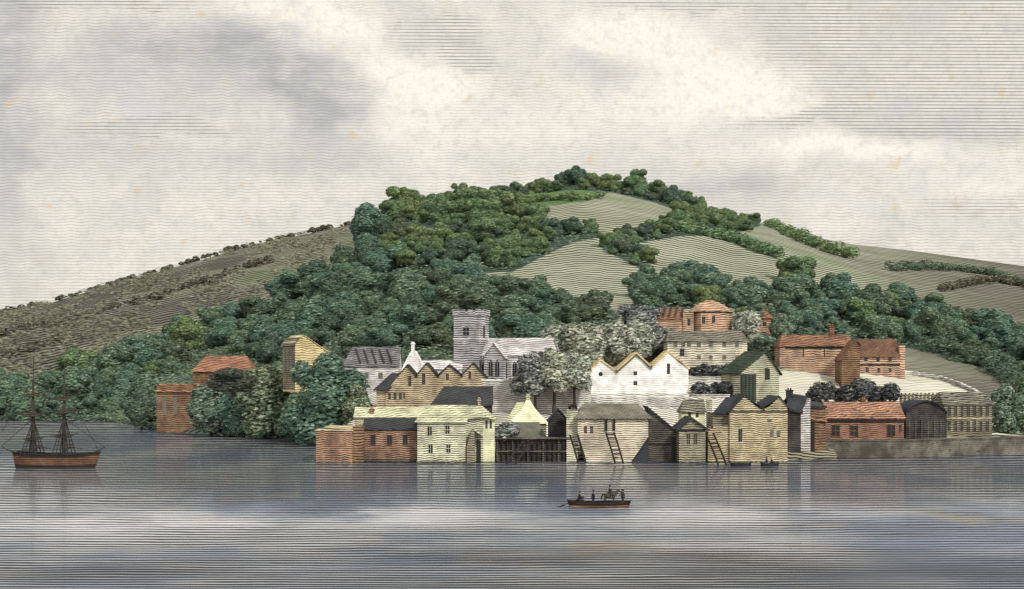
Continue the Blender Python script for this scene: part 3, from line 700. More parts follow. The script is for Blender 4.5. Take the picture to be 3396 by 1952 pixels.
h = House('lime_chimney_stack', 'tall free standing lime chimney stack beside the little lime house', 'chimney', 2344, 2364, 1430, Y=256)
MB().box((h.lx(2345), 0, -2), (h.lx(2362), 1.0, h.lz(1325))).build('shaft', 'pale_lime_wall', h.root)
MB().prism([(h.lx(2345), .1, h.lz(1325)+.003), (h.lx(2362), .1, h.lz(1325)+.003), (h.lx(2353), .1, h.lz(1313))], (0, .8, 0)).build('cap', 'lime_bright', h.root)

# --- white warehouse with three gables
h = House('white_warehouse', 'brilliant white warehouse with three ochre coped gables', 'warehouse', 1955, 2285, 1330, Y=300)
h.wall([(1957,1380),(2283,1380),(2283,1222),(2252,1200),(2217,1168),(2188,1194),(2160,1218),(2110,1172),(2072,1204),(2043,1232),(1992,1196),(1957,1232)], 10, 'white_wall')
for (a, b_, ax, ap, ev, e2) in ((1957, 2043, 1992, 1196, 1232, 1232), (2043, 2160, 2110, 1172, 1232, 1218), (2160, 2283, 2217, 1168, 1218, 1222)):
    h.gable_roof(a, b_, ev, ax, ap, 10, 'ochre_coping', over=.25, th=.42, name='gable_roof', ev2=e2)
    bg = MB()
    for (x0_, z0_, x1_, z1_) in ((a, ev, ax, ap), (ax, ap, b_, e2)):
        bg.prism([(h.lx(x0_), -.32, h.lz(z0_)-.42), (h.lx(x1_), -.32, h.lz(z1_)-.42), (h.lx(x1_), -.32, h.lz(z1_)-.12), (h.lx(x0_), -.32, h.lz(z0_)-.12)], (0, .3, 0))
    if ax == 2110: bg.build('bargeboard', 'dim_timber', h.root)
wb = MB(); cx_, cz_, rr_ = h.lx(1992), h.lz(1240), .45
wb.prism([(cx_+rr_*cos(2*pi*k/14), -.06, cz_+rr_*sin(2*pi*k/14)) for k in range(14)], (0, .08, 0)); wb.build('window', 'window_dark', h.root)
for x, y, w, hh_ in ((2107,1237,12,13),(2107,1270,12,13),(2217,1222,10,34)): h.win(x, y, w, hh_)
h.block(1936, 1957, 1240, 9, 'ochre_wall', 'side_annex', y0=.8)
h = House('white_bank_wall', 'whitewashed sloping bank wall under the white warehouse', 'wall', 1962, 2290, 1420, Y=288)
h.wall([(1964,1440),(2270,1440),(2250,1400),(2284,1330),(2284,1318),(1964,1318)], 3, 'bank_white', 'wall_face')
h.block(1964, 2284, 1314, 3.2, 'pale_stone', 'coping', y0=-.1, bot=1318)

# --- orange mansion on the top tier
h = House('orange_mansion', 'orange mansion with bowed centre and low domed roof at the wood edge', 'house', 2165, 2435, 1098)
h.long_house(2172, 2270, 1056, 1021, 8, 'orange_far', 'brown_tile', hipl=18, wname='wing_wall', rname='wing_roof')
bb = MB()
for k in range(4): xa = 2196+k*20; bb.slab([(h.lx(xa), -.2, h.lz(1054)+.5), (h.lx(xa+6), -.2, h.lz(1054)+.5), (h.lx(xa+18), 3.6, h.lz(1024, 3.6)+.45), (h.lx(xa+12), 3.6, h.lz(1024, 3.6)+.45)], .1)
bb.build('roof_batten', 'dark_slate', h.root)
h.block(2265, 2300, 1034, 8, 'orange_wall', 'link_wall', y0=-.4)
def octo(x0, x1, yb): return [(x0, 2.2), (x0+2, yb), (x1-2, yb), (x1, 2.2), (x1, 8.6), (x0, 8.6)]
a, b_ = h.lx(2296), h.lx(2432); ze = h.lz(1036)
pts = octo(a, b_, -1.4); w = MB(); w.prism([(x, y, ze) for x, y in pts], (0, 0, -ze-3)); w.build('bow_wall', 'orange_far', h.root)
MB().prism([(x*1.0+(0.25 if x > (a+b_)/2 else -.25), y+(-.25 if y < 5 else .25), ze+.25) for x, y in pts], (0, 0, -.247)).build('cornice', 'oak_dark', h.root)
r = MB(); cxm, cym = (a+b_)/2-.6, 3.4
prev = [(x+(0.3 if x > cxm else -.3), y+(-.3 if y < 5 else .3), ze+.253) for x, y in pts]
for s_, zz in ((.72, 1014), (.36, 1000), (.10, 994)):
    cur = [(cxm+(x-cxm)*s_, cym+(y-cym)*s_, h.lz(zz, 3.4)) for x, y in pts]
    for i in range(6): r.poly([prev[i], prev[(i+1) % 6], cur[(i+1) % 6], cur[i]], [(0, 1, 2, 3)])
    prev = cur
r.poly(prev, [tuple(range(6))]); r.build('roof', 'orange_far', h.root)
for x, y in ((2331,1060),(2364,1058)): h.win(x, y, 10, 22, y0=-1.4)
h.win(2284, 1068, 9, 22, y0=-.4); h.win(2411, 1058, 9, 24, y0=.05)
# --- cream many-windowed house
h = House('ivory_house', 'broad ivory house with two rows of small windows below the orange mansion', 'house', 2210, 2480, 1240)
h.long_house(2214, 2478, 1130, 1098, 9, 'ivory_wall', 'olive_roof', hipl=10, hipr=10, over=.4)
for x in (2240, 2266, 2285, 2318, 2357, 2402, 2444): h.win(x, 1144, 13, 15, 'window_grey')
for x in (2318, 2357, 2402, 2445): h.win(x, 1184, 12, 14, 'window_grey')
h.win(2262, 1168, 14, 26)
# --- green gabled house
h = House('green_gabled_house', 'dark green gabled house with steep roof beside pale field', 'house', 2450, 2590, 1330, Y=296, rot=18)
h.wall([(2452,1400),(2588,1400),(2588,1236),(2540,1168),(2522,1176),(2452,1236)], 9, 'sage_wall')
h.gable_roof(2450, 2590, 1236, 2538, 1168, 9, 'bottle_green', over=.45, th=.3)
MB().box((h.lx(2452), -.1, -2), (h.lx(2506), -.004, h.lz(1240))).build('shuttered_front', 'bottle_green', h.root)
for k in range(4): MB().box((h.lx(2454+k*13), -.16, -2), (h.lx(2458+k*13), -.104, h.lz(1242))).build('board', 'oak_dark', h.root)
h.win(2546, 1240, 14, 34, frame='bottle_green')
# --- orange longhouse and brown thatched house
h = House('orange_longhouse', 'long pale orange house with brown tiled roof and tall chimney', 'house', 2590, 2830, 1240)
h.long_house(2586, 2826, 1146, 1112, 9, 'orange_wall', 'brown_tile', hipl=20)
h.chimney(2772, 1078, 1114, 16, 'brown_tile', dy=4.5)
MB().box((h.lx(2605), -.12, h.lz(1156)), (h.lx(2820), -.004, h.lz(1148))).build('eave_board', 'oak_dark', h.root)
for x in (2664, 2734): MB().box((h.lx(x-1.5), -.1, h.lz(1184)), (h.lx(x+1.5), -.004, h.lz(1157))).build('wall_post', 'oak_dark', h.root)
MB().box((h.lx(2668), -.05, h.lz(1179)), (h.lx(2790), -.008, h.lz(1158))).build('bright_panel', 'orange_far', h.root)
h = House('dark_gable_barn', 'dark brown barn with steep gable between the two orange houses', 'barn', 2800, 2852, 1246, Y=322)
h.wall([(2792,1290),(2852,1290),(2852,1140),(2840,1130),(2792,1190)], 7, 'russet_wall'); r = MB(); r.slab([(h.lx(2788), -.3, h.lz(1192)), (h.lx(2842), -.3, h.lz(1126)), (h.lx(2842), 7.3, h.lz(1126)), (h.lx(2788), 7.3, h.lz(1192))], .25); r.slab([(h.lx(2842), -.3, h.lz(1126)), (h.lx(2856), -.3, h.lz(1142)), (h.lx(2856), 7.3, h.lz(1142)), (h.lx(2842), 7.3, h.lz(1126))], .25); r.build('roof', 'brown_tile', h.root)
h = House('brown_thatched_house', 'orange house under heavy brown thatch with a row of three small windows', 'house', 2850, 3000, 1248)
h.long_house(2850, 2985, 1180, 1126, 9, 'orange_wall', 'brown_thatch', hipl=8, over=.4)
h.block(2984, 3002, 1146, 9, 'orange_far', 'end_wall', y0=.15)
MB().box((h.lx(2850), -.15, h.lz(1211)), (h.lx(2985), -.004, h.lz(1207))).build('string_course', 'oak_dark', h.root)
for x in (2876, 2915, 2952): h.win(x, 1226, 9, 11)
for x in (2872, 2912, 2952): h.win(x, 1190, 11, 14)
h = House('orange_turret', 'small orange square turret with dark peaked cap among the trees', 'turret', 2512, 2568, 1104)
h.block(2514, 2560, 1054, 4.6, 'orange_far'); h.long_house(2510, 2564, 1052, 1028, 5, 'orange_far', 'brown_tile', hipl=24, hipr=24, y0=-.2, sink=-h.lz(1055, -.2), wname='wall_plate')
h.win(2536, 1074, 12, 14)

# --- mustard double-gabled house
h = House('mustard_house', 'big mustard waterfront house with twin gables and dark valleyed roofs', 'house', 2420, 2612, 1534, Y=240)
h.wall([(2420,1560),(2612,1560),(2612,1348),(2585,1316),(2545,1352),(2515,1352),(2470,1312),(2420,1364)], 10, 'mustard_wall')
h.gable_roof(2420, 2530, 1366, 2470, 1312, 10, 'blue_slate', over=.25, th=.22, ev2=1356); h.gable_roof(2530, 2614, 1352, 2585, 1316, 10, 'dark_slate', over=.25, th=.22)
r = MB(); r.slab([(h.lx(2366), 1.2, h.lz(1370)), (h.lx(2420), 1.2, h.lz(1370)), (h.lx(2468), 5.5, h.lz(1316, 5.5)), (h.lx(2424), 5.5, h.lz(1316, 5.5))], .22); r.build('side_roof', 'blue_slate', h.root)
h.block(2368, 2420, 1372, 8, 'olive_wall', 'side_wall', y0=1.6)
h.wall([(2348,1560),(2420,1560),(2420,1410),(2395,1412),(2372,1414),(2350,1432)], 6, 'mustard_wall', 'forebuilding', y0=.4)
MB().box((h.lx(2422), -.12, h.lz(1366)), (h.lx(2612), -.004, h.lz(1361))).build('string_course', 'dim_timber', h.root)
h.win(2455, 1442, 12, 42); h.win(2560, 1436, 12, 26, 'window_grey'); h.win(2582, 1436, 12, 20, 'window_grey'); h.win(2552, 1392, 14, 8, 'window_grey')
# --- dark cottage with chimney and pale pier
h = House('black_cottage', 'narrow black cottage with squat chimney beside the vermilion house', 'house', 2612, 2690, 1500, Y=250)
h.wall([(2614,1540),(2656,1540),(2656,1368),(2640,1352),(2614,1352)], 7, 'tar_timber'); 
h.wall([(2656,1540),(2688,1540),(2688,1320),(2672,1344),(2656,1366)], 6.6, 'bank_white', 'pale_wall', y0=.1)
r = MB(); r.slab([(h.lx(2604), -.4, h.lz(1352)), (h.lx(2660), -.4, h.lz(1366)), (h.lx(2690), 3.4, h.lz(1312, 3.4)), (h.lx(2630), 3.4, h.lz(1304, 3.4))], .3); r.slab([(h.lx(2630), 3.4, h.lz(1304, 3.4)), (h.lx(2690), 3.4, h.lz(1312, 3.4)), (h.lx(2690), 7.3, h.lz(1352)), (h.lx(2608), 7.3, h.lz(1352))], .3); r.build('roof', 'blue_slate', h.root)
h.chimney(2629, 1292, 1314, 20, 'dark_slate', dy=3.0)
# --- vermilion house
h = House('vermilion_house', 'low vermilion house with red tiled roof on the stone quay', 'house', 2735, 2998, 1458, Y=257)
h.long_house(2738, 2998, 1384, 1334, 8.5, 'vermilion_wall', 'vermilion_roof', hipl=10, over=.4)
MB().box((h.lx(2736), -.2, h.lz(1399)), (h.lx(3000), -.004, h.lz(1392))).build('eave_board', 'oak_dark', h.root)
for x, w in ((2771, 26), (2832, 26), (2955, 26)): h.win(x, 1428, w, 34, frame='brown_tile')
h.win(2986, 1420, 8, 22); h.chimney(2882, 1322, 1338, 12, 'vermilion_wall', dy=4.2)
h = House('russet_tower_shed', 'tall dark russet lean-to shed at the end of the vermilion house', 'shed', 2686, 2738, 1516, Y=251)
h.wall([(2690,1550),(2738,1550),(2738,1346),(2690,1346)], 8, 'russet_wall')
r = MB(); r.slab([(h.lx(2684), -.4, h.lz(1384)), (h.lx(2742), -.4, h.lz(1396)), (h.lx(2742), .3, h.lz(1388)), (h.lx(2684), .3, h.lz(1376))], .25); r.build('pent_roof', 'brown_tile', h.root)
r = MB(); r.slab([(h.lx(2684), -.35, h.lz(1346)), (h.lx(2742), -.35, h.lz(1346)), (h.lx(2742), 8, h.lz(1330, 8)), (h.lx(2684), 8, h.lz(1330, 8))], .3); r.build('roof', 'dark_slate', h.root)
MB().box((h.lx(2690), -.06, -1.5), (h.lx(2702), -.004, h.lz(1400))).build('corner_post', 'oak_dark', h.root)
# --- round-roofed dark shed and many windowed house on the quay
h = House('round_roofed_shed', 'black shed with rounded tarred roof between vermilion and many windowed houses', 'shed', 3004, 3140, 1452, Y=259)
arc = [(3140-(136)*k/12, 1370-40*sin(pi*k/12)**.7) for k in range(13)]
h.wall([(3004,1490),(3140,1490)]+arc, 8, 'tar_timber')
r = MB()
for (xa, ya), (xb, yb) in zip(arc[::-1], arc[::-1][1:]): r.slab([(h.lx(xa), -.4, h.lz(ya)+.2), (h.lx(xb), -.4, h.lz(yb)+.2), (h.lx(xb), 8.3, h.lz(yb)+.2), (h.lx(xa), 8.3, h.lz(ya)+.2)], .25)
r.build('roof', 'blue_slate', h.root)
for k in range(6): MB().box((h.lx(3012+k*21), -.1, -1), (h.lx(3018+k*21), -.004, h.lz(1392))).build('board', 'dim_timber', h.root)
h = House('many_windowed_house', 'olive quayside house with two rows of tall narrow windows', 'house', 3130, 3292, 1450, Y=266)
h.long_house(3132, 3290, 1338, 1302, 9, 'olive_wall', 'olive_roof', hipl=6, hipr=6)
for k in range(7):
    for y in (1362, 1412): h.win(3148+k*21, y, 9, 34, 'window_dark', frame='olive_wall')
MB().box((h.lx(3132), -.15, h.lz(1390)), (h.lx(3290), -.004, h.lz(1386))).build('string_course', 'mustard_wall', h.root)
h = House('striped_fence', 'pale paling fence running up behind the round roofed shed', 'fence', 2985, 3140, 1338, Y=282)
for k in range(12): MB().box((h.lx(2988+k*13), 0, -1), (h.lx(2993+k*13), .12, h.lz(1302))).build('post', 'olive_roof', h.root)
for y in (1330, 1308): MB().box((h.lx(2985), .125, h.lz(y)-.1), (h.lx(3140), .2, h.lz(y)+.1)).build('rail', 'mustard_wall', h.root)
MB().box((h.lx(2985), .3, -1), (h.lx(3140), .5, h.lz(1306))).build('panel', 'ivory_wall', h.root)
# --- quay wall
b = MB(); pts = [(2730, 1518, 251.5), (3020, 1519, 252), (3180, 1512, 258), (3396, 1503, 265), (4200, 1490, 280)]
P0 = [at(px, py, Y) for px, py, Y in pts]
for a, c in zip(P0, P0[1:]):
    d = (c-a).normalized(); nrm = Vector((-d.y, d.x, 0)); zt = 3.0
    b.prism([(a.x, a.y, -2), (c.x, c.y, -2), (c.x, c.y, zt), (a.x, a.y, zt)], nrm*2.6)
rt = thing('stone_quay', (P0[0].x, P0[0].y, 0), 'long mottled stone quay wall along the water under the vermilion house', 'quay')
q = b.build('wall_face', 'quay_stone', rt); q.location = -rt.location
b = MB()
for a, c in zip(P0, P0[1:]):
    d = (c-a).normalized(); nrm = Vector((-d.y, d.x, 0))
    b.prism([a+Vector((0, 0, 3.003-a.z))-nrm*.15, c+Vector((0, 0, 3.003-c.z))-nrm*.15, c+Vector((0, 0, 3.2-c.z))-nrm*.15, a+Vector((0, 0, 3.2-a.z))-nrm*.15], nrm*2.8)
q = b.build('coping', 'quay_stone', rt); q.location = -rt.location
# curved garden wall on the right
wp = [(2990,1238),(3050,1243),(3120,1256),(3180,1276),(3230,1300),(3258,1318)]
rt = thing('field_wall', at(3120, 1256, depth_for(3120, 1256)), 'pale wall curving down the edge of the bright field', 'wall'); b = MB()
G = []
for px, py in wp:
    Y = depth_for(px, py); G.append(Vector(((px-CX)*Y/F, Y, ground(px, Y))))
for a, c in zip(G, G[1:]):
    d = (c-a); d.z = 0; d.normalize(); nr = Vector((-d.y, d.x, 0))*.4
    b.poly([a-nr-Vector((0,0,1)), c-nr-Vector((0,0,1)), c-nr+Vector((0,0,.75)), a-nr+Vector((0,0,.75)), a+nr-Vector((0,0,1)), c+nr-Vector((0,0,1)), c+nr+Vector((0,0,.75)), a+nr+Vector((0,0,.75))], [(0,1,2,3),(5,4,7,6),(3,2,6,7),(4,0,3,7),(1,5,6,2)])
q = b.build('wall_face', 'bank_white', rt); q.location = -rt.location
# terrace walls between the bush rows
for x0, x1, y, lab in ((2286, 2440, 1262, 'long white terrace wall between the two rows of grey bushes'), (2292, 2420, 1322, 'low white terrace wall under the lower row of grey bushes')):
    Y = depth_for(2360, y); h = House('terrace_wall', lab, 'wall', x0, x1, y, Y=Y); h.block(x0, x1, y-12, .8, 'bank_white', 'wall_face'); h.block(x0-2, x1+2, y-15, 1.0, 'pale_stone', 'coping', y0=-.1, bot=y-12)

# --- red houses in the shore wood
h = House('red_roofed_house', 'russet house with bright red tiled roof half hidden in the shore wood', 'house', 630, 840, 1275, Y=400)
h.long_house(640, 832, 1228, 1182, 9, 'russet_wall', 'red_tile', hipl=32, hipr=22, over=.5)
h.win(700, 1252, 12, 20); h.win(770, 1252, 12, 20)
h = House('russet_boathouse', 'tall russet brick boathouse at the water edge of the shore wood', 'boathouse', 518, 640, 1430, Y=362)
h.wall([(520,1460),(642,1460),(642,1276),(520,1276)], 9, 'russet_wall'); 
r = MB(); r.slab([(h.lx(514), -.5, h.lz(1296)), (h.lx(648), -.5, h.lz(1296)), (h.lx(648), 5, h.lz(1272, 5)), (h.lx(514), 5, h.lz(1272, 5))], .3); r.slab([(h.lx(514), 5, h.lz(1272, 5)), (h.lx(648), 5, h.lz(1272, 5)), (h.lx(648), 9.5, h.lz(1296)), (h.lx(514), 9.5, h.lz(1296))], .3); r.build('roof', 'red_tile', h.root)
for x in (545, 580): h.win(x, 1345, 12, 60, 'window_grey')

# ------------------------------------------------------------------ trees
def foliage(rng, blobs, n, la, lb, sink=0.25):
    """n small leaf clusters spread over the shells of the blobs (x, y, z, r, squash)"""
    V, Fc = [], []
    wsum = [b[3]**2 for b in blobs]; tot = sum(wsum); acc = []
    s = 0
    for w in wsum: s += w/tot; acc.append(s)
    for _ in range(n):
        b = blobs[min(len(blobs)-1, bisect.bisect_left(acc, rng.random()))]
        z = rng.uniform(-0.75, 1); th = rng.uniform(0, 2*pi); q = math.sqrt(max(0, 1-z*z))
        nrm = Vector((q*cos(th), q*sin(th), z)); rr = b[3]*(1-sink*rng.random()**2+0.10*rng.gauss(0, 1)*.6)
        c = Vector((b[0]+nrm.x*rr, b[1]+nrm.y*rr, b[2]+nrm.z*rr*b[4]))
        nn = (nrm+Vector((rng.gauss(0, .20), rng.gauss(0, .20), rng.gauss(0, .20)))).normalized()
        t_ = nn.cross(Vector((rng.gauss(0, .18), rng.gauss(0, .18), 1)))
        if t_.length < .05: t_ = Vector((1, 0, 0))
        t_.normalize(); u = t_.cross(nn).normalized()
        a = la*rng.uniform(.55, 1.35); e = lb*rng.uniform(.6, 1.4); sag = nn*(-.25*a)
        k = len(V)
        V += [c-t_*a+sag*rng.random(), c-t_*a*.2+u*e, c+t_*a+sag*rng.random(), c+t_*a*.2-u*e]
        Fc.append((k, k+3, k+2, k+1))
    return V, Fc
def crown_blobs(rng, rx, h0, h1, nb):
    out = [(0, 0, lerp(h0, h1, .48), rx*.72, (h1-h0)/(2*rx)*1.0)]
    for k in range(nb):
        a = 2*pi*k/nb+rng.uniform(-.5, .5); f_ = rng.uniform(.25, .75); z = lerp(h0, h1, rng.uniform(.12, .82)); q = rng.uniform(.28, .48)*rx
        out.append((cos(a)*rx*f_, sin(a)*rx*f_, z, q, rng.uniform(.75, 1.0)))
    out.append((rng.uniform(-.15, .15)*rx, rng.uniform(-.15, .15)*rx, h1-.3*rx, .38*rx, .9))
    return out
def trunk_mesh(rng, H, r, spread):
    b = MB(); b.tube([(0, 0, -1.5), (0, 0, .2), (.05*spread, 0, H*.35), (.02, .05*spread, H*.7)], [r*1.5, r, r*.75, r*.4], 8)
    for k in range(5):
        a = 2*pi*k/5+rng.uniform(-.4, .4); z = H*rng.uniform(.3, .5)
        b.tube([(0, 0, z), (cos(a)*spread*.3, sin(a)*spread*.3, z+H*.16), (cos(a)*spread*.62, sin(a)*spread*.62, z+H*.26)], [r*.5, r*.33, r*.14], 6)
    return b
CROWNS, TRUNKS = {}, {}
def crown_mesh(key, seed, rx, h0, h1, nb, n, la, lb, mat):
    rg = random.Random(seed); V, Fc = foliage(rg, crown_blobs(rg, rx, h0, h1, nb), n, la, lb)
    me = bpy.data.meshes.new('crown'); me.from_pydata(V, [], Fc); me.materials.append(MATS[mat]); me.update(); CROWNS.setdefault(key, []).append(me)
def trunk_data(key, seed, H, r, spread):
    b = trunk_mesh(random.Random(seed), H, r, spread); me = bpy.data.meshes.new('trunk'); me.from_pydata([tuple(v) for v in b.V], [], b.F); me.materials.append(MATS['bark']); me.update(); TRUNKS[key] = me
WOODKIND = {'dome': 'leaf_bright', 'belt': 'leaf_blue', 'summit': 'leaf_bright', 'spinney': 'leaf_bright', 'grove': 'leaf_blue', 'shorewood': 'leaf_blue'}
for i in range(4):
    crown_mesh('leaf_bright', 10+i, 4.6, 1.0, 9.5, 11, 9000, .50, .16, 'leaf_bright')
    crown_mesh('leaf_blue', 30+i, 4.6, 0.8, 9.5, 11, 9000, .48, .155, 'leaf_blue')
    crown_mesh('leaf_deep', 50+i, 4.6, 0.8, 9.5, 11, 9000, .48, .155, 'leaf_deep')
for i in range(2):
    crown_mesh('near', 70+i, 5.0, -1.0, 10.0, 16, 11000, .42, .13, 'leaf_blue')
    crown_mesh('near_light', 75+i, 5.0, -1.0, 10.0, 16, 11000, .42, .13, 'leaf_light')
    crown_mesh('pale', 80+i, 5.0, 1.6, 9.5, 12, 6000, .55, .17, 'leaf_pale')
    crown_mesh('mottled', 90+i, 5.0, 1.6, 9.5, 12, 6000, .55, .17, 'leaf_grey')
crown_mesh('brownish', 99, 5.0, -1.2, 9.5, 12, 9000, .48, .155, 'leaf_brown')
trunk_data('wood', 1, 7.5, .32, 3.2); trunk_data('near', 2, 7.5, .34, 3.4)
def tree(name, key, X, Y, z, sx, sz, label, group=None, trunk='wood'):
    r = thing(name, (X, Y, z), label, 'tree', group, rnd.uniform(0, 6.28)); r.scale = (sx, sx, sz)
    a = bpy.data.objects.new('trunk', TRUNKS[trunk]); COL.objects.link(a); a.parent = r
    c = bpy.data.objects.new('crown', rnd.choice(CROWNS[key])); COL.objects.link(c); c.parent = r
    return r
WLAB = {'dome': ('broadleaf_tree', 'round crowned tree in the dark wood capping the shoulder of the hill', 'trees of the dark hill shoulder wood'),
        'belt': ('broadleaf_tree', 'blue green tree in the wood belt right behind the church', 'trees of the wood behind the church'),
        'summit': ('broadleaf_tree', 'bright green tree in the grove on the very summit of the hill', 'trees of the summit grove'),
        'spinney': ('hedgerow_tree', 'small bushy tree in the wedge of scrub between the pale hill fields', 'trees of the scrub wedge'),
        'grove': ('broadleaf_tree', 'dense green tree in the long grove above the orange houses', 'trees of the grove above the orange houses'),
        'shorewood': ('broadleaf_tree', 'soft green tree in the shore wood behind the moored ship', 'trees of the shore wood')}
SPACE = {'dome': (58, 35), 'belt': (76, 46), 'summit': (44, 17), 'spinney': (42, 25), 'grove': (70, 38), 'shorewood': (76, 44)}
total = 0
for k, pl in WOODS.items():
    x0, x1, y0, y1 = bbox(pl); sx, sy = SPACE[k]; y = y0; row = 0
    while y <= y1:
        x = x0+(sx/2 if row % 2 else 0)
        while x <= x1:
            qx, qy = x+rnd.uniform(-.32, .32)*sx, y+rnd.uniform(-.32, .32)*sy
            if inside(pl, qx, qy):
                Y = depth_for(qx, qy)
                wpx = sx*(1.45*rnd.uniform(.75, 1.15) if rnd.random() < .7 else rnd.uniform(1.8, 2.15)); s_ = wpx*Y/F/9.2
                key = WOODKIND[k] if rnd.random() < .68 else ('leaf_deep' if (rnd.random() < .85 or k == 'belt') else 'leaf_bright')
                nm, lb, gr = WLAB[k]
                tree(nm, key, (qx-CX)*Y/F, Y, ground(qx, Y)-1.4*s_, s_, s_*rnd.uniform(.62, .95), lb, gr); total += 1
            x += sx
        y += sy; row += 1
print('wood trees', total)
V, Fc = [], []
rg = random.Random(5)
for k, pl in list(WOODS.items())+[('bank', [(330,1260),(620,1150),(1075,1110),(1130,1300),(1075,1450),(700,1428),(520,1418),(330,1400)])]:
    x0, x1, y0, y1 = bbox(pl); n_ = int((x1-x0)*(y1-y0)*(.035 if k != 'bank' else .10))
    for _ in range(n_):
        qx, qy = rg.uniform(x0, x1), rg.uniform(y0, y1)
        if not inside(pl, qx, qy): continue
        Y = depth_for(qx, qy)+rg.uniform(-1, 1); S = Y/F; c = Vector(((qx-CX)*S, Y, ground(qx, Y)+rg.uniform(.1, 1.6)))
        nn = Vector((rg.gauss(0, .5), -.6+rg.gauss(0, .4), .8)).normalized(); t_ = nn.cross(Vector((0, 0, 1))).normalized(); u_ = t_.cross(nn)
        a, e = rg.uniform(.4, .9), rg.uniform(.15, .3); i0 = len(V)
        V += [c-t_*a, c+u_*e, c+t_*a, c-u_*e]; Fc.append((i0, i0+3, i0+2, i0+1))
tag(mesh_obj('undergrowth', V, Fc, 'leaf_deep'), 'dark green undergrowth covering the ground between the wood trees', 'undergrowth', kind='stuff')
def tree_px(name, key, px, base, top, wpx, label, Y=None, trunk='near', clear=0.0):
    Y = Y or depth_for(px, base); S = Y/F; H = (base-top)*S; z = EYE+(HY-base)*S
    return tree(name, key, (px-CX)*S, Y, z, wpx*S/10.0, H/10.0, label, trunk=trunk)
tree_px('broadleaf_tree', 'near', 1085, 1462, 1172, 275, 'great spreading tree with pale edge in front of yellow catslide house', Y=300)
tree_px('broadleaf_tree', 'near_light', 880, 1458, 1215, 225, 'rounded tree at the water beside the great spreading tree', Y=330)
tree_px('broadleaf_tree', 'near_light', 700, 1452, 1262, 205, 'bushy tree at the water just beside the russet boathouse', Y=342)
tree_px('broadleaf_tree', 'near', 790, 1452, 1285, 170, 'lower dark tree squeezed between two rounded waterside trees', Y=338)
tree_px('broadleaf_tree', 'near', 985, 1462, 1320, 170, 'small dark tree at the water under the great spreading tree', Y=318)
tree_px('broadleaf_tree', 'leaf_deep', 470, 1428, 1285, 150, 'dark tree at the water against the shaded side of russet boathouse', Y=385)
tree_px('broadleaf_tree', 'near_light', 1185, 1425, 1275, 140, 'small green tree between the great tree and the ochre terrace', Y=296)
tree_px('broadleaf_tree', 'leaf_deep', 900, 1215, 1092, 120, 'dark tree shading the plank wall of the catslide house', Y=372)
for px, top, w in ((1775, 1158, 150), (1838, 1148, 165), (1905, 1156, 150)):
    tree_px('grove_tree', 'mottled' if px < 1800 else 'pale', px, 1338, top, w, {1775: 'dark mottled tree nearest the church in the terrace row', 1838: 'pale mottled tree in the middle of the terrace row', 1905: 'pale tree at the warehouse end of the terrace row'}[px], Y=282)
for k, (px, base, top, w, key, lab) in enumerate([
 (775, 1280, 1216, 150, 'brownish', 'brownish tree hiding the foot of the red roofed house'),
 (1860, 1215, 1068, 130, 'pale', 'pale blossoming tree above the terrace row beside the church'),
 (1950, 1225, 1062, 130, 'pale', 'cream flecked tree straight behind the round window gable'),
 (2040, 1215, 1058, 125, 'pale', 'silvery tree above the first valley of the white warehouse'),
 (2115, 1200, 1050, 120, 'pale', 'pale grey tree above the middle gable of the white warehouse'),
 (2180, 1190, 1075, 110, 'mottled', 'dark grey tree against the ivory house'),
 (2120, 1095, 1005, 110, 'mottled', 'dim grey tree beside the orange mansion wing'),
 (2475, 1130, 1025, 90, 'pale', 'pale tree between the orange mansion and the turret'),
 (2520, 1180, 1112, 105, 'near_light', 'grey green tree straight below the orange turret'),
 (2588, 1130, 1040, 75, 'near_light', 'light green tree beside the far side of the turret'),
 (3330, 1445, 1275, 135, 'near_light', 'dense green tree on the quay past the many windowed house'),
 (3410, 1440, 1230, 150, 'near', 'large green tree cut by the picture edge on the quay'),
 (3020, 1140, 1060, 95, 'near', 'green tree leaning over the brown thatched house')]):
    tree_px('broadleaf_tree', key, px, base+(22 if px < 2300 else 8), top, w*(1.3 if px < 2700 else 1.0), lab, Y=depth_for(px, base) if base < 1230 else (285 if px < 3000 else 276))

# hedges and bushes: one loose mass of leaves each
def hedge(label, line, width, height, n, la, lb, mat, name='hedge', cat='hedge', far=False, group=None):
    rg = random.Random(len(label)*7+n); pts = []
    for (xa, ya), (xb, yb) in zip(line, line[1:]):
        m_ = max(2, int(math.hypot(xb-xa, yb-ya)/9))
        for k in range(m_):
            t_ = k/m_; px, py = lerp(xa, xb, t_), lerp(ya, yb, t_)
            if far:
                t2 = max(.02, min(1, far_t(px, py))); q, _ = far_pt(px, t2); pts.append(q)
            else:
                Y = depth_for(px, py); pts.append(Vector(((px-CX)*Y/F, Y, ground(px, Y))))
    c0 = pts[len(pts)//2].copy()
    blobs = [(p_.x-c0.x+rg.uniform(-.4, .4)*width, p_.y-c0.y+rg.uniform(-.4, .4)*width, p_.z-c0.z+height*.45*rg.uniform(.5, 1.3), height*(rg.uniform(.2, .85) if far else rg.uniform(.38, .8)), rg.uniform(.6, 1.0)) for p_ in pts if not far or rg.random() < .72]
    V, Fc = foliage(rg, blobs, n, la, lb); o = mesh_obj(name, V, Fc, mat); o.location = c0; return tag(o, label, cat, group)
def far_t(px, py):
    lo = 0.02
    for k in range(2, 101):
        q, _ = far_pt(px, k/100)
        if HY-(q.z-EYE)*F/q.y <= py: return k/100
    return 1.0
hedge('thick upper hedge descending the open hillside from the summit spinney', [(2450,725),(2540,742),(2600,775),(2680,812),(2760,842),(2830,862)], 5, 6, 5200, 1.1, .34, 'leaf_bright')
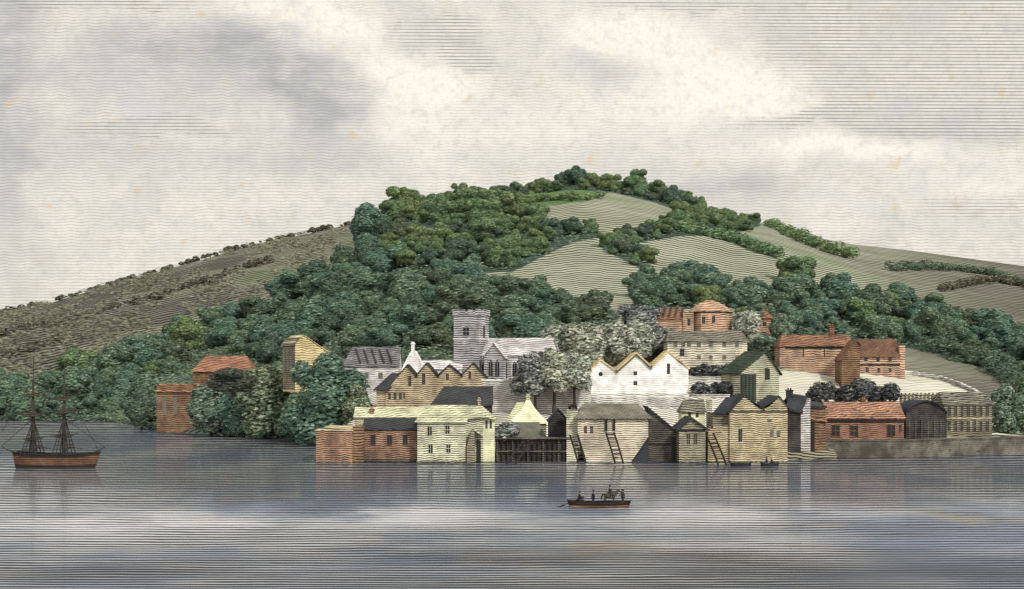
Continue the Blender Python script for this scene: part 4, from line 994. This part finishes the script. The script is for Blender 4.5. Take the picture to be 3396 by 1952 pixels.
hedge('middle hedge between the two pale hill fields', [(2260,770),(2340,782),(2440,806),(2520,835),(2590,862)], 4, 5, 3600, 1.0, .32, 'leaf_bright')
hedge('long dark hedge on the far brow of the hillside', [(2950,898),(3060,896),(3160,896),(3280,912),(3396,950),(3480,980)], 4, 4.5, 3600, 1.1, .3, 'leaf_deep')
hedge('short hedge rising to meet the long brow hedge', [(3130,968),(3200,950),(3300,935),(3390,950)], 4, 4, 2400, 1.0, .3, 'leaf_brown')
hedge('tongue of scrub under the summit lawn', [(1780,668),(1860,662),(1940,664),(2000,655)], 4, 4, 2600, .9, .3, 'leaf_bright')
hedge('dark curved hedge over the striped bank on the quay side', [(3090,1170),(3160,1168),(3230,1190),(3290,1235),(3360,1280),(3420,1330)], 3, 4, 3600, .7, .22, 'leaf_deep')
for (line, lab) in (([(-60,1040),(60,1015),(200,990),(300,962),(420,926),(470,915)], 'ragged bushes crowning the low end of the brown distant hill'),
                    ([(480,908),(560,888),(660,860),(760,828),(850,806)], 'broken line of bushes on the distant skyline'),
                    ([(860,802),(960,780),(1060,758),(1160,740),(1240,728)], 'thin hedge on the distant skyline next to the dark wood'),
                    ([(-40,1120),(120,1095),(260,1065),(420,1012),(560,985)], 'long dark hedge across the flank of the brown distant hill'),
                    ([(560,980),(700,935),(800,895),(900,868)], 'dark hedge climbing the distant hill above the shore wood'),
                    ([(-40,1195),(60,1180),(150,1150),(220,1125)], 'short dark hedge low on the brown distant hill')):
    hedge(lab, line, 4, 5.0 if 'sky' in lab or 'crown' in lab else 6, 2200, 1.9, .5, 'leaf_brown', far=True)
V, Fc = [], []; rg = random.Random(11)
for _ in range(30000):
    px, t2 = rg.uniform(-300, 1250), rg.random()**.8
    q, zr = far_pt(px, t2)
    if math.sin(px*.013+t2*9)+math.sin(px*.031-t2*17+1.3)+.9*math.sin(px*.071+t2*31) < .35-(.9 if px < 520 else 0): continue
    c = q+Vector((rg.uniform(-6, 6), rg.uniform(-6, 6), rg.uniform(.4, 3.0)+1.0)); nn = Vector((rg.gauss(0, .3), -.7, .8)).normalized(); t_ = nn.cross(Vector((0, 0, 1))).normalized(); u_ = t_.cross(nn)
    a, e = rg.uniform(1.2, 2.8), rg.uniform(.35, .7); i0 = len(V)
    V += [c-t_*a, c+u_*e, c+t_*a, c-u_*e]; Fc.append((i0, i0+3, i0+2, i0+1))
tag(mesh_obj('scrub', V, Fc, 'leaf_brown'), 'rough grey brown scrub over the long distant hill', 'scrub', kind='stuff')
def bush(label, px, base, top, w, mat='leaf_bush', Y=None):
    Y = Y or depth_for(px, base); S = Y/F; rg = random.Random(int(px*3+base)); H = (base-top)*S; W = w*S
    bl = [(rg.uniform(-.42, .42)*W, rg.uniform(-.5, .5)*H, rg.uniform(.25, .6)*H, rg.uniform(.3, .45)*H, 1) for _ in range(max(5, int(W/H*6)))]
    V, Fc = foliage(rg, bl, int(900*W/H)+1200, .55, .17); o = mesh_obj('garden_bush', V, Fc, mat); o.location = at(px, base, Y); tag(o, label, 'bush')
bush('wide row of clipped grey bushes on the upper terrace under the ivory house', 2365, 1250, 1202, 150)
bush('wide row of dark bushes on the lower terrace beside the green gabled house', 2365, 1312, 1264, 150)
bush('round grey bush at the low end of the group above the vermilion roof', 2725, 1345, 1262, 95, Y=282)
bush('biggest grey bush in the middle above the vermilion roof', 2838, 1340, 1252, 125, Y=284)
bush('round grey bush at the quay end above the vermilion roof', 2945, 1340, 1262, 95, Y=283)
bush('dark ivy clump hanging on the wharf beside the thatched boat shed', 1672, 1460, 1400, 70, 'leaf_grey', Y=243)

# ------------------------------------------------------------------ boats
def hull_mesh(L, B, D, sheer, mats, n=28, bow=.55, stern=.35, sub=.6, bulw=0.0):
    """lofted hull along x; z = 0 is the water; stripes by material index per strake"""
    b = MB(); rows = [(-sub, .55), (-.05, .86), (.30*D, .96), (.58*D, 1.0), (.80*D, 1.0), (D, .98)]
    rings = []
    for i in range(n+1):
        u_ = -1+2*i/n
        fw = 1-abs(u_)**(3.2 if u_ > 0 else 5.0)*(1-(.06 if u_ > 0 else .45))
        ring = []
        for (z, w) in rows:
            ov = (bow if u_ > 0 else -stern)*max(0, z/D)*abs(u_)**4
            ring.append(Vector((u_*L/2+ov, B/2*w*fw, z+sheer*max(0, z/D)*u_*u_)))
        rings.append(ring)
    m_ = len(rows)
    for sg in (1, -1):
        V = [Vector((p_.x, p_.y*sg, p_.z)) for r_ in rings for p_ in r_]
        for j in range(m_-1):
            fs = []
            for i in range(n):
                a0, a1 = i*m_+j, (i+1)*m_+j
                fs.append((a0, a1, a1+1, a0+1) if sg < 0 else (a0, a0+1, a1+1, a1))
            b.poly(V, fs, mats[j])
    for r_ in (rings[0], rings[-1]):
        V = [Vector((p_.x, p_.y, p_.z)) for p_ in r_]+[Vector((p_.x, -p_.y, p_.z)) for p_ in reversed(r_)]
        b.poly(V, [tuple(range(len(V)))], mats[2])
    return b, rings
Ys = 224.0; S = Ys/F; sp = at(186, 1556, Ys)
ship = thing('sailing_ship', (sp.x, Ys, 0), 'dark two masted sailing ship with bare yards moored by the shore wood', 'ship', rz=R(-4))
b, rings = hull_mesh(12.6, 3.8, 2.15, .45, [1, 1, 0, 0, 1], bow=.9, stern=.5)
b.build('hull', ['hull_wale', 'hull_black'], ship, smooth=False)
dk = MB(); V = [Vector((r_[4].x, r_[4].y*.97, r_[4].z)) for r_ in rings]; W_ = [Vector((p_.x, -p_.y, p_.z)) for p_ in V]
dk.poly(V+W_, [(i, i+1, len(V)+i+1, len(V)+i) for i in range(len(V)-1)]); dk.build('deck', 'dim_timber', ship)
for sg in (1, -1): MB().tube([Vector((r_[5].x, r_[5].y*sg, r_[5].z+.05)) for r_ in rings], .12, 6).build('gunwale', 'black_paint', ship)
def sx_(px): return (px-186)*S
def sz_(py): return EYE+(HY-py)*S
MASTS = ((106, 1505, 1390, 1262, 1180), (212, 1500, 1380, 1275, 1205))
for px, zb, zt, z2, z3 in MASTS:
    x = sx_(px)
    mt = MB().tube([(x, 0, 1.0), (x+.05, 0, sz_(zt)-.2), (x+.1, 0, sz_(z2))], [.34, .30, .18], 8).build('mast', 'spar', ship)
    MB().tube([(x+.16, -.12, sz_(zt)-1.2), (x+.2, -.12, sz_(z3))], [.14, .05], 6).build('topmast', 'spar', mt)
    MB().box((x-.75, -.5, sz_(zt)-.1), (x+.85, .5, sz_(zt)+.12)).build('mast_top', 'black_paint', mt)
    for zy, ww in ((zt+62, 2.6), (zt-18, 3.1), (z2+44, 2.0)):
        yd = MB().tube([(x-ww*.8, -.35, sz_(zy)-.15), (x, -.38, sz_(zy)), (x+ww, -.35, sz_(zy)+.25)], [.06, .12, .06], 6).build('yard', 'spar', mt)
        fs = MB().tube([(x-ww*.55, -.45, sz_(zy)-.18), (x-ww*.2, -.5, sz_(zy)-.32), (x+ww*.2, -.5, sz_(zy)-.28), (x+ww*.7, -.45, sz_(zy))], [.07, .2, .2, .07], 7).build('furled_sail', 'cloth_brown', yd)
    for sg in (-1, 1):
        rg_ = MB()
        for k in range(5): rg_.tube([(x+(-1.35+k*.68), 1.8*sg, 1.9), (x+.1, .1*sg, sz_(zt))], .075, 5)
        for k in range(1, 10):
            t_ = k/10.5; rg_.tube([(lerp(x-1.35, x+.1, t_), lerp(1.8, .1, t_)*sg, lerp(1.9, sz_(zt), t_)), (lerp(x+1.37, x+.1, t_), lerp(1.8, .1, t_)*sg, lerp(1.9, sz_(zt), t_))], .05, 4)
        rg_.build('shroud', 'rope', ship)
    MB().tube([(x, -.3, sz_(1500)), (x+1.2, -.4, sz_(1480)), (x+3.2, -.3, sz_(1488))], [.13, .15, .08], 6).build('boom', 'spar', ship)
MB().tube([(sx_(290), 0, sz_(1512)), (sx_(352), 0, sz_(1481))], [.2, .08], 7).build('bowsprit', 'spar', ship)
MB().tube([(sx_(62), 0, sz_(1510)), (sx_(-2), 0, sz_(1480))], [.16, .07], 7).build('stern_boom', 'spar', ship)
st_ = MB()
for a, c in (((sx_(350), 0, sz_(1482)), (sx_(212), 0, sz_(1385))), ((sx_(330), 0, sz_(1492)), (sx_(214), 0, sz_(1275))), ((sx_(-2), 0, sz_(1481)), (sx_(106), 0, sz_(1390))), ((sx_(106), 0, sz_(1265)), (sx_(212), 0, sz_(1384))), ((sx_(104), 0, sz_(1262)), (sx_(2), 0, sz_(1430)))):
    st_.tube([a, c], .045, 5)
st_.build('stay', 'rope', ship)
for k in range(3): MB().box((sx_(120+k*52), -.6, 1.5), (sx_(140+k*52), .6, 2.35)).build('deck_house', 'hull_black', ship)

# ferry boat
Yf = 159.0; Sf = Yf/F; fp = at(1985, 1683, Yf)
ferry = thing('ferry_boat', (fp.x, Yf, 0), 'low dark ferry boat with orange reflection painted along the waterline carrying people and a horse', 'boat')
b, rings = hull_mesh(6.5, 1.9, .54, .16, [1, 1, 0, 0, 0], n=24, bow=.5, stern=.3, sub=.3)
b.build('hull', ['hull_black', 'reflection_orange'], ferry)  # lowest strakes coloured as the orange reflection under the boat
V = [Vector((r_[2].x, r_[2].y*.93, r_[2].z)) for r_ in rings]; W_ = [Vector((p_.x, -p_.y, p_.z)) for p_ in V]
fl = MB(); fl.poly(V+W_, [(i, i+1, len(V)+i+1, len(V)+i) for i in range(len(V)-1)]); fl.build('floor_boards', 'dim_timber', ferry)
for sg in (1, -1): MB().tube([Vector((r_[5].x, r_[5].y*sg, r_[5].z+.02)) for r_ in rings], .05, 6).build('gunwale', 'black_paint', ferry)
for x, q in ((-2.3, .62), (-.75, .82), (2.3, .5)): MB().box((x-.14, -q, .36), (x+.14, q, .42)).build('thwart', 'dim_timber', ferry)
FLOOR = .22
oar = thing('steering_oar', (fp.x-2.95, Yf-.25, .70), 'long dark oar trailing from the stern of the ferry', 'oar')
MB().tube([(.9, .1, .18), (0, 0, 0), (-1.0, -.05, -.48)], .045, 7).build('shaft', 'oak_dark', oar)
MB().tube([(-.95, -.05, -.46), (-1.3, -.05, -.62), (-1.75, -.05, -.74)], [.06, .12, .10], 8).build('blade', 'oak_dark', oar)

def skinned(name, pts, edges, rad, mat, parent=None, root=0, sub=1):
    me = bpy.data.meshes.new(name); me.from_pydata([tuple(p_) for p_ in pts], edges, []); o = bpy.data.objects.new(name, me); COL.objects.link(o)
    sk = o.modifiers.new('s', 'SKIN'); sk.use_smooth_shade = True
    for i, r_ in enumerate(rad): me.skin_vertices[0].data[i].radius = (r_, r_) if not isinstance(r_, tuple) else r_
    me.skin_vertices[0].data[root].use_root = True
    sb = o.modifiers.new('b', 'SUBSURF'); sb.levels = sub; sb.render_levels = sub
    dg = bpy.context.evaluated_depsgraph_get(); me2 = bpy.data.meshes.new_from_object(o.evaluated_get(dg)); me2.name = name
    o.modifiers.clear(); o.data = me2; me2.materials.clear(); me2.materials.append(MATS[mat])
    me2.polygons.foreach_set('use_smooth', [True]*len(me2.polygons))
    if parent: o.parent = parent
    return o
class Skel:
    def __init__(s): s.p, s.e, s.r = [], [], []
    def v(s, p_, r_, link=None):
        s.p.append(Vector(p_)); s.r.append(r_); i = len(s.p)-1
        if link is not None: s.e.append((link, i))
        return i
def person(label, loc, rz, pose, mat='cloth_dark', hat=True, group=None, size=1.0):
    root = thing('person', loc, label, 'person', group, rz); root.scale = (size,)*3
    k = Skel(); hip = {'stand': .86, 'sit': .22, 'ride': .0}[pose]
    pel = k.v((0, 0, hip), (.17, .13)); bel = k.v((0, 0, hip+.2), (.155, .12), pel); ch = k.v((.01, 0, hip+.42), (.20, .135), bel)
    nk = k.v((.02, 0, hip+.58), .072, ch); j = k.v((.035, 0, hip+.65), .085, nk); hd = k.v((.04, 0, hip+.74), (.105, .118), j); k.v((.03, 0, hip+.83), .09, hd)
    k.v((.155, 0, hip+.725), .022, hd)                                   # nose
    hands = []
    for sg in (1, -1):
        sh = k.v((.0, .17*sg, hip+.52), .062, ch)
        if pose == 'stand': el, wr = (.10, .25*sg, hip+.28), (.30, .20*sg, hip+.26)
        elif pose == 'sit': el, wr = (.24, .24*sg, hip+.30), (.46, .16*sg, hip+.32)
        else: el, wr = (.12, .24*sg, hip+.28), (.34, .10*sg, hip+.24)
        e_ = k.v(el, .045, sh); w_ = k.v(wr, .030, e_)
        d = (Vector(wr)-Vector(el)).normalized(); side = d.cross(Vector((0, 0, 1))).normalized(); up = side.cross(d)
        pm = k.v(Vector(wr)+d*.06, (.036, .020), w_)
        for f_, ln in ((-.028, .060), (-.010, .072), (.010, .068), (.027, .052)):
            a = k.v(Vector(wr)+d*.095+side*f_, .0095, pm); c = k.v(Vector(wr)+d*(.095+ln*.55)+side*f_-up*.012, .009, a); k.v(Vector(wr)+d*(.095+ln*.75)+side*f_-up*.040, .008, c)
        th = k.v(Vector(wr)+d*.055+side*(-.045*sg)-up*.008, .010, pm); k.v(Vector(wr)+d*.095+side*(-.055*sg)-up*.03, .009, th)
        hh_ = k.v((0, .085*sg, hip-.06), .088, pel)
        if pose == 'stand':
            kn = k.v((.03+.05*sg, .11*sg, .48), .06, hh_); an = k.v((.0+.05*sg, .12*sg, .09), .042, kn); k.v((.17+.05*sg, .13*sg, .035), .035, an)
        elif pose == 'sit':
            kn = k.v((.42, .13*sg, hip-.0), .06, hh_); an = k.v((.58, .12*sg, -.12), .042, kn); k.v((.74, .12*sg, -.16), .035, an)
        else:
            kn = k.v((.18, .46*sg, -.22), .062, hh_); an = k.v((.10, .50*sg, -.62), .042, kn); k.v((.26, .51*sg, -.68), .035, an)
    skinned('body', k.p, k.e, k.r, 'skin', root)
    # clothing follows the body a little outside it
    c = Skel(); lo = hip-(.20 if pose == 'stand' else .02)
    a = c.v((0, 0, lo), (.25, .20)); b1 = c.v((0, 0, hip+.06), (.23, .19), a); b2 = c.v((0, 0, hip+.24), (.22, .18), b1); c2 = c.v((.01, 0, hip+.44), (.27, .20), b2); c3 = c.v((.015, 0, hip+.56), .15, c2); c.v((.02, 0, hip+.60), .10, c3)
    for sg in (1, -1):
        s2 = c.v((0, .20*sg, hip+.50), .12, c2)
        el = {'stand': (.10, .27*sg, hip+.28), 'sit': (.24, .26*sg, hip+.30), 'ride': (.12, .26*sg, hip+.28)}[pose]; wr = {'stand': (.26, .215*sg, hip+.265), 'sit': (.42, .18*sg, hip+.318), 'ride': (.30, .13*sg, hip+.245)}[pose]
        e_ = c.v(el, .088, s2); c.v(wr, .066, e_)
    skinned('coat', c.p, c.e, c.r, mat, root)
    t2 = Skel(); pz_ = t2.v((0, 0, hip+.06), (.21, .17))
    for sg in (1, -1):
        q1 = t2.v((0, .10*sg, hip-.08), .135, pz_)
        K = {'stand': ((.03+.05*sg, .11*sg, .48), (.0+.05*sg, .12*sg, .13)), 'sit': ((.42, .13*sg, hip), (.57, .12*sg, -.08)), 'ride': ((.18, .46*sg, -.22), (.11, .50*sg, -.56))}[pose]
        q2 = t2.v(K[0], .105, q1); t2.v(K[1], .08, q2)
    skinned('trousers', t2.p, t2.e, t2.r, 'cloth_dark', root)
    for sg in (1, -1):
        MB().tube([(.125, .042*sg, hip+.765), (.150, .042*sg, hip+.765)], [.014, .010], 7).build('eye', 'black_paint', root)
    hr = MB(); cz = hip+.775
    V, Fc = [], []
    for i in range(7):
        ph = pi/2*i/6
        for jj in range(14):
            th = 2*pi*jj/14; V.append((.025+.125*cos(ph)*cos(th)-(.02 if cos(th) > 0 else 0), .115*cos(ph)*sin(th), cz-.03+.125*sin(ph)))
    for i in range(6):
        for jj in range(14): Fc.append((i*14+jj, i*14+(jj+1) % 14, (i+1)*14+(jj+1) % 14, (i+1)*14+jj))
    hr.poly(V, Fc); hr.build('hair', 'hair_dark', root, True)
    if hat:
        ht = MB(); ht.tube([(.03, 0, cz+.035), (.03, 0, cz+.05)], [.21, .20], 18); ht.tube([(.03, 0, cz+.05), (.03, 0, cz+.11), (.03, 0, cz+.17)], [.13, .125, .10], 16); ht.build('hat', 'black_paint', root)
    return root
def fx_(px): return fp.x+(px-1985)*Sf
person('seated person rowing at the stern of the ferry', (fx_(1922), Yf, FLOOR+.28), 0, 'sit', size=1.12, hat=False)
person('person in dark coat standing alone amidships in the ferry', (fx_(1967), Yf-.1, FLOOR), 0, 'stand', size=.94)
person('person standing at the bow holding the horse by the head', (fx_(2066), Yf-.05, FLOOR), pi, 'stand', size=1.0)
# horse facing the bow
hx = fx_(2022)
horse = thing('horse', (hx, Yf+.05, FLOOR), 'dark horse standing in the ferry with a rider on its back', 'horse')
k = Skel()
bar = k.v((0, 0, 1.05), (.31, .33)); sho = k.v((.42, 0, 1.08), (.28, .34), bar); rum = k.v((-.42, 0, 1.10), (.29, .32), bar); crp = k.v((-.64, 0, 1.08), (.20, .24), rum)
n1 = k.v((.66, 0, 1.30), (.16, .24), sho); n2 = k.v((.86, 0, 1.52), (.12, .19), n1); pol = k.v((.98, 0, 1.66), (.085, .11), n2); chk = k.v((1.10, 0, 1.58), (.075, .11), pol); nos = k.v((1.30, 0, 1.40), (.055, .07), chk); k.v((1.37, 0, 1.33), .05, nos)
for sg in (1, -1):
    k.v((.955, .055*sg, 1.80), .022, pol)
    a = k.v((.45, .15*sg, .88), .15, sho); e_ = k.v((.43, .15*sg, .66), .085, a); kn = k.v((.45, .15*sg, .42), .058, e_); ft = k.v((.44, .15*sg, .12), .042, kn); k.v((.50, .15*sg, .03), .055, ft)
    a = k.v((-.50, .16*sg, .84), .17, rum); st2 = k.v((-.42, .17*sg, .68), .12, a); hk = k.v((-.66, .15*sg, .46), .058, st2); ft = k.v((-.64, .15*sg, .14), .042, hk); k.v((-.57, .15*sg, .03), .055, ft)
skinned('body', k.p, k.e, k.r, 'horse_coat', horse)
t2 = Skel(); a = t2.v((-.52, 0, 1.22), .10); c = t2.v((-.76, 0, 1.18), .09, a); c = t2.v((-.92, 0, .90), .09, c); t2.v((-.93, 0, .55), .05, c); skinned('tail', t2.p, t2.e, t2.r, 'hair_dark', horse)
mn = MB()
for q in range(9):
    t_ = q/8; mn.tube([(lerp(.52, .95, t_), 0, lerp(1.40, 1.76, t_)), (lerp(.46, .90, t_), -.10, lerp(1.28, 1.62, t_))], [.05, .02], 5)
mn.build('mane', 'hair_dark', horse)
MB().box((-.20, -.29, 1.28), (.22, .29, 1.40)).build('saddle', 'black_paint', horse)
person('person in black hat riding the horse on the ferry', (hx+.02, Yf+.05, FLOOR+1.44), 0, 'ride', 'cloth_brown', size=.82)
# little moored boats by the mustard house
for px, w, lab, pl in ((2456, 66, 'small black rowing boat moored below the mustard house windows', None), (2552, 56, 'small rowing boat with two seated figures by the mustard house corner', True)):
    Yb = 229.0; q = at(px, 1532, Yb); L_ = w*Yb/F
    bt = thing('rowing_boat', (q.x, Yb, 0), lab, 'boat', 'rowing boats moored under the mustard house', R(3))
    b, rings = hull_mesh(L_, 1.2, .5, .18, [0, 0, 0, 0, 0], n=18, bow=.2, stern=.1, sub=.2); b.build('hull', ['black_paint'], bt)
    for sg in (1, -1): MB().tube([Vector((r_[5].x, r_[5].y*sg, r_[5].z+.02)) for r_ in rings], .04, 6).build('gunwale', 'dim_timber', bt)
    for x in (-.6, .5): MB().box((x-.12, -.5, .28), (x+.12, .5, .33)).build('thwart', 'dim_timber', bt)
    if pl:
        person('person sitting at the near thwart of the little rowing boat', (q.x-.5, Yb, .30), 0, 'sit', size=1.0)
        person('person sitting in the bow of the little rowing boat', (q.x+.35, Yb, .30), 0, 'sit', 'cloth_brown', size=.95, hat=False)

# ------------------------------------------------------------------ light and sky
SUN_EL, SUN_AZ = 40.0, 143.0            # azimuth clockwise from +Y (away from the viewer)
sd = bpy.data.lights.new('sun', 'SUN'); so = bpy.data.objects.new('sun', sd); COL.objects.link(so)
sd.energy = 2.8; sd.angle = R(6); sd.color = (1.0, 0.955, 0.88)
dv = Vector((sin(R(SUN_AZ))*cos(R(SUN_EL)), cos(R(SUN_AZ))*cos(R(SUN_EL)), sin(R(SUN_EL))))
so.rotation_euler = (-dv).to_track_quat('-Z', 'Y').to_euler()
w = bpy.data.worlds.new('World'); sc.world = w; w.use_nodes = True; t = NT(w.node_tree); t.n.clear()
out = t.add('ShaderNodeOutputWorld'); bg = t.add('ShaderNodeBackground'); t.l.new(bg.outputs[0], out.inputs[0])
sky = t.add('ShaderNodeTexSky'); sky.sky_type = 'NISHITA'; sky.sun_disc = False; sky.sun_elevation = R(SUN_EL); sky.sun_rotation = R(SUN_AZ)
d = t.add('ShaderNodeTexCoord').outputs['Generated']; dx, dy, dz = t.sep(d)
ay = t.math('MAXIMUM', t.math('ABSOLUTE', dy), 0.12)
U = t.math('ADD', t.math('MULTIPLY', t.math('DIVIDE', dx, ay), F/1000), CX/1000)      # bearing of the clouds, in thousandths
Wv = t.math('SUBTRACT', HY/1000, t.math('MULTIPLY', t.math('DIVIDE', dz, ay), F/1000))
nz = t.add('ShaderNodeTexNoise'); t.put(nz.inputs['Vector'], t.xyz(U, t.math('MULTIPLY', Wv, 1.4), 0.0)); nz.inputs['Scale'].default_value = 3.2; nz.inputs['Detail'].default_value = 5; nz.inputs['Roughness'].default_value = .6
na, nb_, _ = t.sep(nz.outputs['Color'])
Ud = t.math('ADD', U, t.math('MULTIPLY', t.math('SUBTRACT', na, .5), .34)); Wd = t.math('ADD', Wv, t.math('MULTIPLY', t.math('SUBTRACT', nb_, .5), .20))
def g(x0, y0, sx, sy, k=1.0, warp=True):
    a = t.math('DIVIDE', t.math('SUBTRACT', Ud if warp else U, x0), sx); b_ = t.math('DIVIDE', t.math('SUBTRACT', Wd if warp else Wv, y0), sy)
    return t.math('MULTIPLY', t.math('EXPONENT', t.math('MULTIPLY', t.math('ADD', t.math('MULTIPLY', a, a), t.math('MULTIPLY', b_, b_)), -1.0)), k)
def total_(*q):
    s = q[0]
    for x in q[1:]: s = t.math('ADD', s, x)
    return t.math('MINIMUM', s, 1.0)
cream = total_(g(.92,.04,.22,.07), g(1.15,.10,.14,.07), g(1.30,.22,.14,.07), g(1.42,.29,.16,.07), g(2.05,.10,.22,.08), g(2.18,.16,.28,.10,.9), g(2.42,.26,.22,.08), g(2.25,.36,.22,.07,.7), g(2.55,.34,.24,.06,.8), g(2.9,.5,.4,.04,.8), g(1.75,.42,.5,.12,.5), g(2.7,.47,.3,.04,.6), g(1.35,.45,.12,.10,.6), g(3.3,.62,.4,.06,.5))
grey = total_(g(.70,.13,.35,.07,.9), g(1.02,.24,.16,.09,1), g(1.10,.36,.15,.11,1), g(.55,.25,.5,.12,.55), g(.02,.3,.10,.6,.8), g(2.02,.20,.12,.045,.8), g(2.36,.16,.07,.06,1), g(2.05,.26,.10,.05,.6), g(.3,.52,.35,.09,.35), g(1.0,.53,.3,.05,.4), g(2.40,.62,.22,.05,.7), g(3.0,.43,.5,.05,.4))
ruledz = total_(g(3.15,.18,.72,.30,1.2), g(1.42,.09,.22,.06,.9), g(1.56,.20,.13,.06,1), g(.50,.43,.30,.035,1.1), g(.2,.0,.6,.03,.9), g(2.6,.0,.8,.03,1), g(2.6,.40,.35,.02,.8), g(3.25,.68,.35,.05,.6))
ruledz = t.math('MULTIPLY', ruledz, t.math('SUBTRACT', 1.0, t.math('MULTIPLY', cream, .9)))
stn = t.noise(t.xyz(U, Wv, 7.0), 9.0, 4, .65); st3 = t.noise(t.xyz(U, Wv, 3.0), 5.0, 3, .6)
c = t.mix(t.rng(st3, .35, .65), (.50, .470, .412), (.58, .538, .462))
brk = t.noise(t.xyz(U, t.math('MULTIPLY', Wv, 1.6), 17.0), 7.0, 5, .65)
c = t.mix(t.math('MULTIPLY', grey, t.rng(brk, .30, .62, .30, .92)), c, (.27, .265, .262))
gr1 = t.noise(t.xyz(U, Wv, 1.0), 26.0, 5, .75); gr2 = t.noise(t.xyz(U, Wv, 2.0), 95.0, 3, .7)
c = t.mix(t.math('MULTIPLY', cream, t.rng(gr1, .25, .6, .55, 1)), c, (.665, .618, .535))
c = t.mix(t.rng(stn, .56, .76, 0, .50), c, (.50, .42, .30))
c = t.mix(t.rng(gr1, .42, .72, 0, .45), c, (.34, .325, .30))
c = t.mix(t.rng(gr2, .45, .75, 0, .30), c, (.36, .345, .32))
c = t.mix(t.rng(t.noise(t.xyz(U, Wv, 9.0), 14.0, 2, .5), .66, .76, 0, .55), c, (.50, .37, .20))
blue = t.noise(t.xyz(U, Wv, 14.0), 3.4, 4, .6); c = t.mix(t.rng(blue, .58, .72, 0, .28), c, (.40, .405, .42))
wv = t.noise(t.xyz(t.math('MULTIPLY', U, 24.0), t.math('MULTIPLY', Wv, 9.0), 0.0), 1.0, 1.5)
wavy = ruled(t, t.math('ADD', t.math('DIVIDE', Wv, .0100), t.math('MULTIPLY', wv, 1.3)), t.math('ADD', .22, t.math('ADD', t.math('MULTIPLY', grey, .13), t.math('MULTIPLY', t.math('SUBTRACT', stn, .5), .3))), .45)
strt = ruled(t, t.math('ADD', t.math('DIVIDE', Wv, .0112), t.math('MULTIPLY', U, -.25)), t.math('ADD', .26, t.math('MULTIPLY', t.math('SUBTRACT', st3, .5), .35)), .45)
c = t.mix(t.math('MULTIPLY', wavy, t.math('MULTIPLY', t.math('SUBTRACT', 1.0, cream), t.math('SUBTRACT', .70, t.math('MULTIPLY', ruledz, .6)))), c, (.22, .22, .22))
c = t.mix(t.math('MULTIPLY', strt, t.math('MULTIPLY', t.rng(ruledz, .20, .65), .80)), c, (.10, .10, .10))
side = t.rng(dy, -.05, .12)                                        # behind the viewer: unseen sky, brightened to add frontal fill
c = t.mix(side, (.74, .715, .67), c)
sk_ = t.add('ShaderNodeVectorMath', operation='SCALE'); t.l.new(sky.outputs[0], sk_.inputs[0]); sk_.inputs['Scale'].default_value = 0.07
c = t.mix(.06, c, sk_.outputs[0])
t.put(bg.inputs['Color'], c); bg.inputs['Strength'].default_value = 1.53
sc.render.film_transparent = False
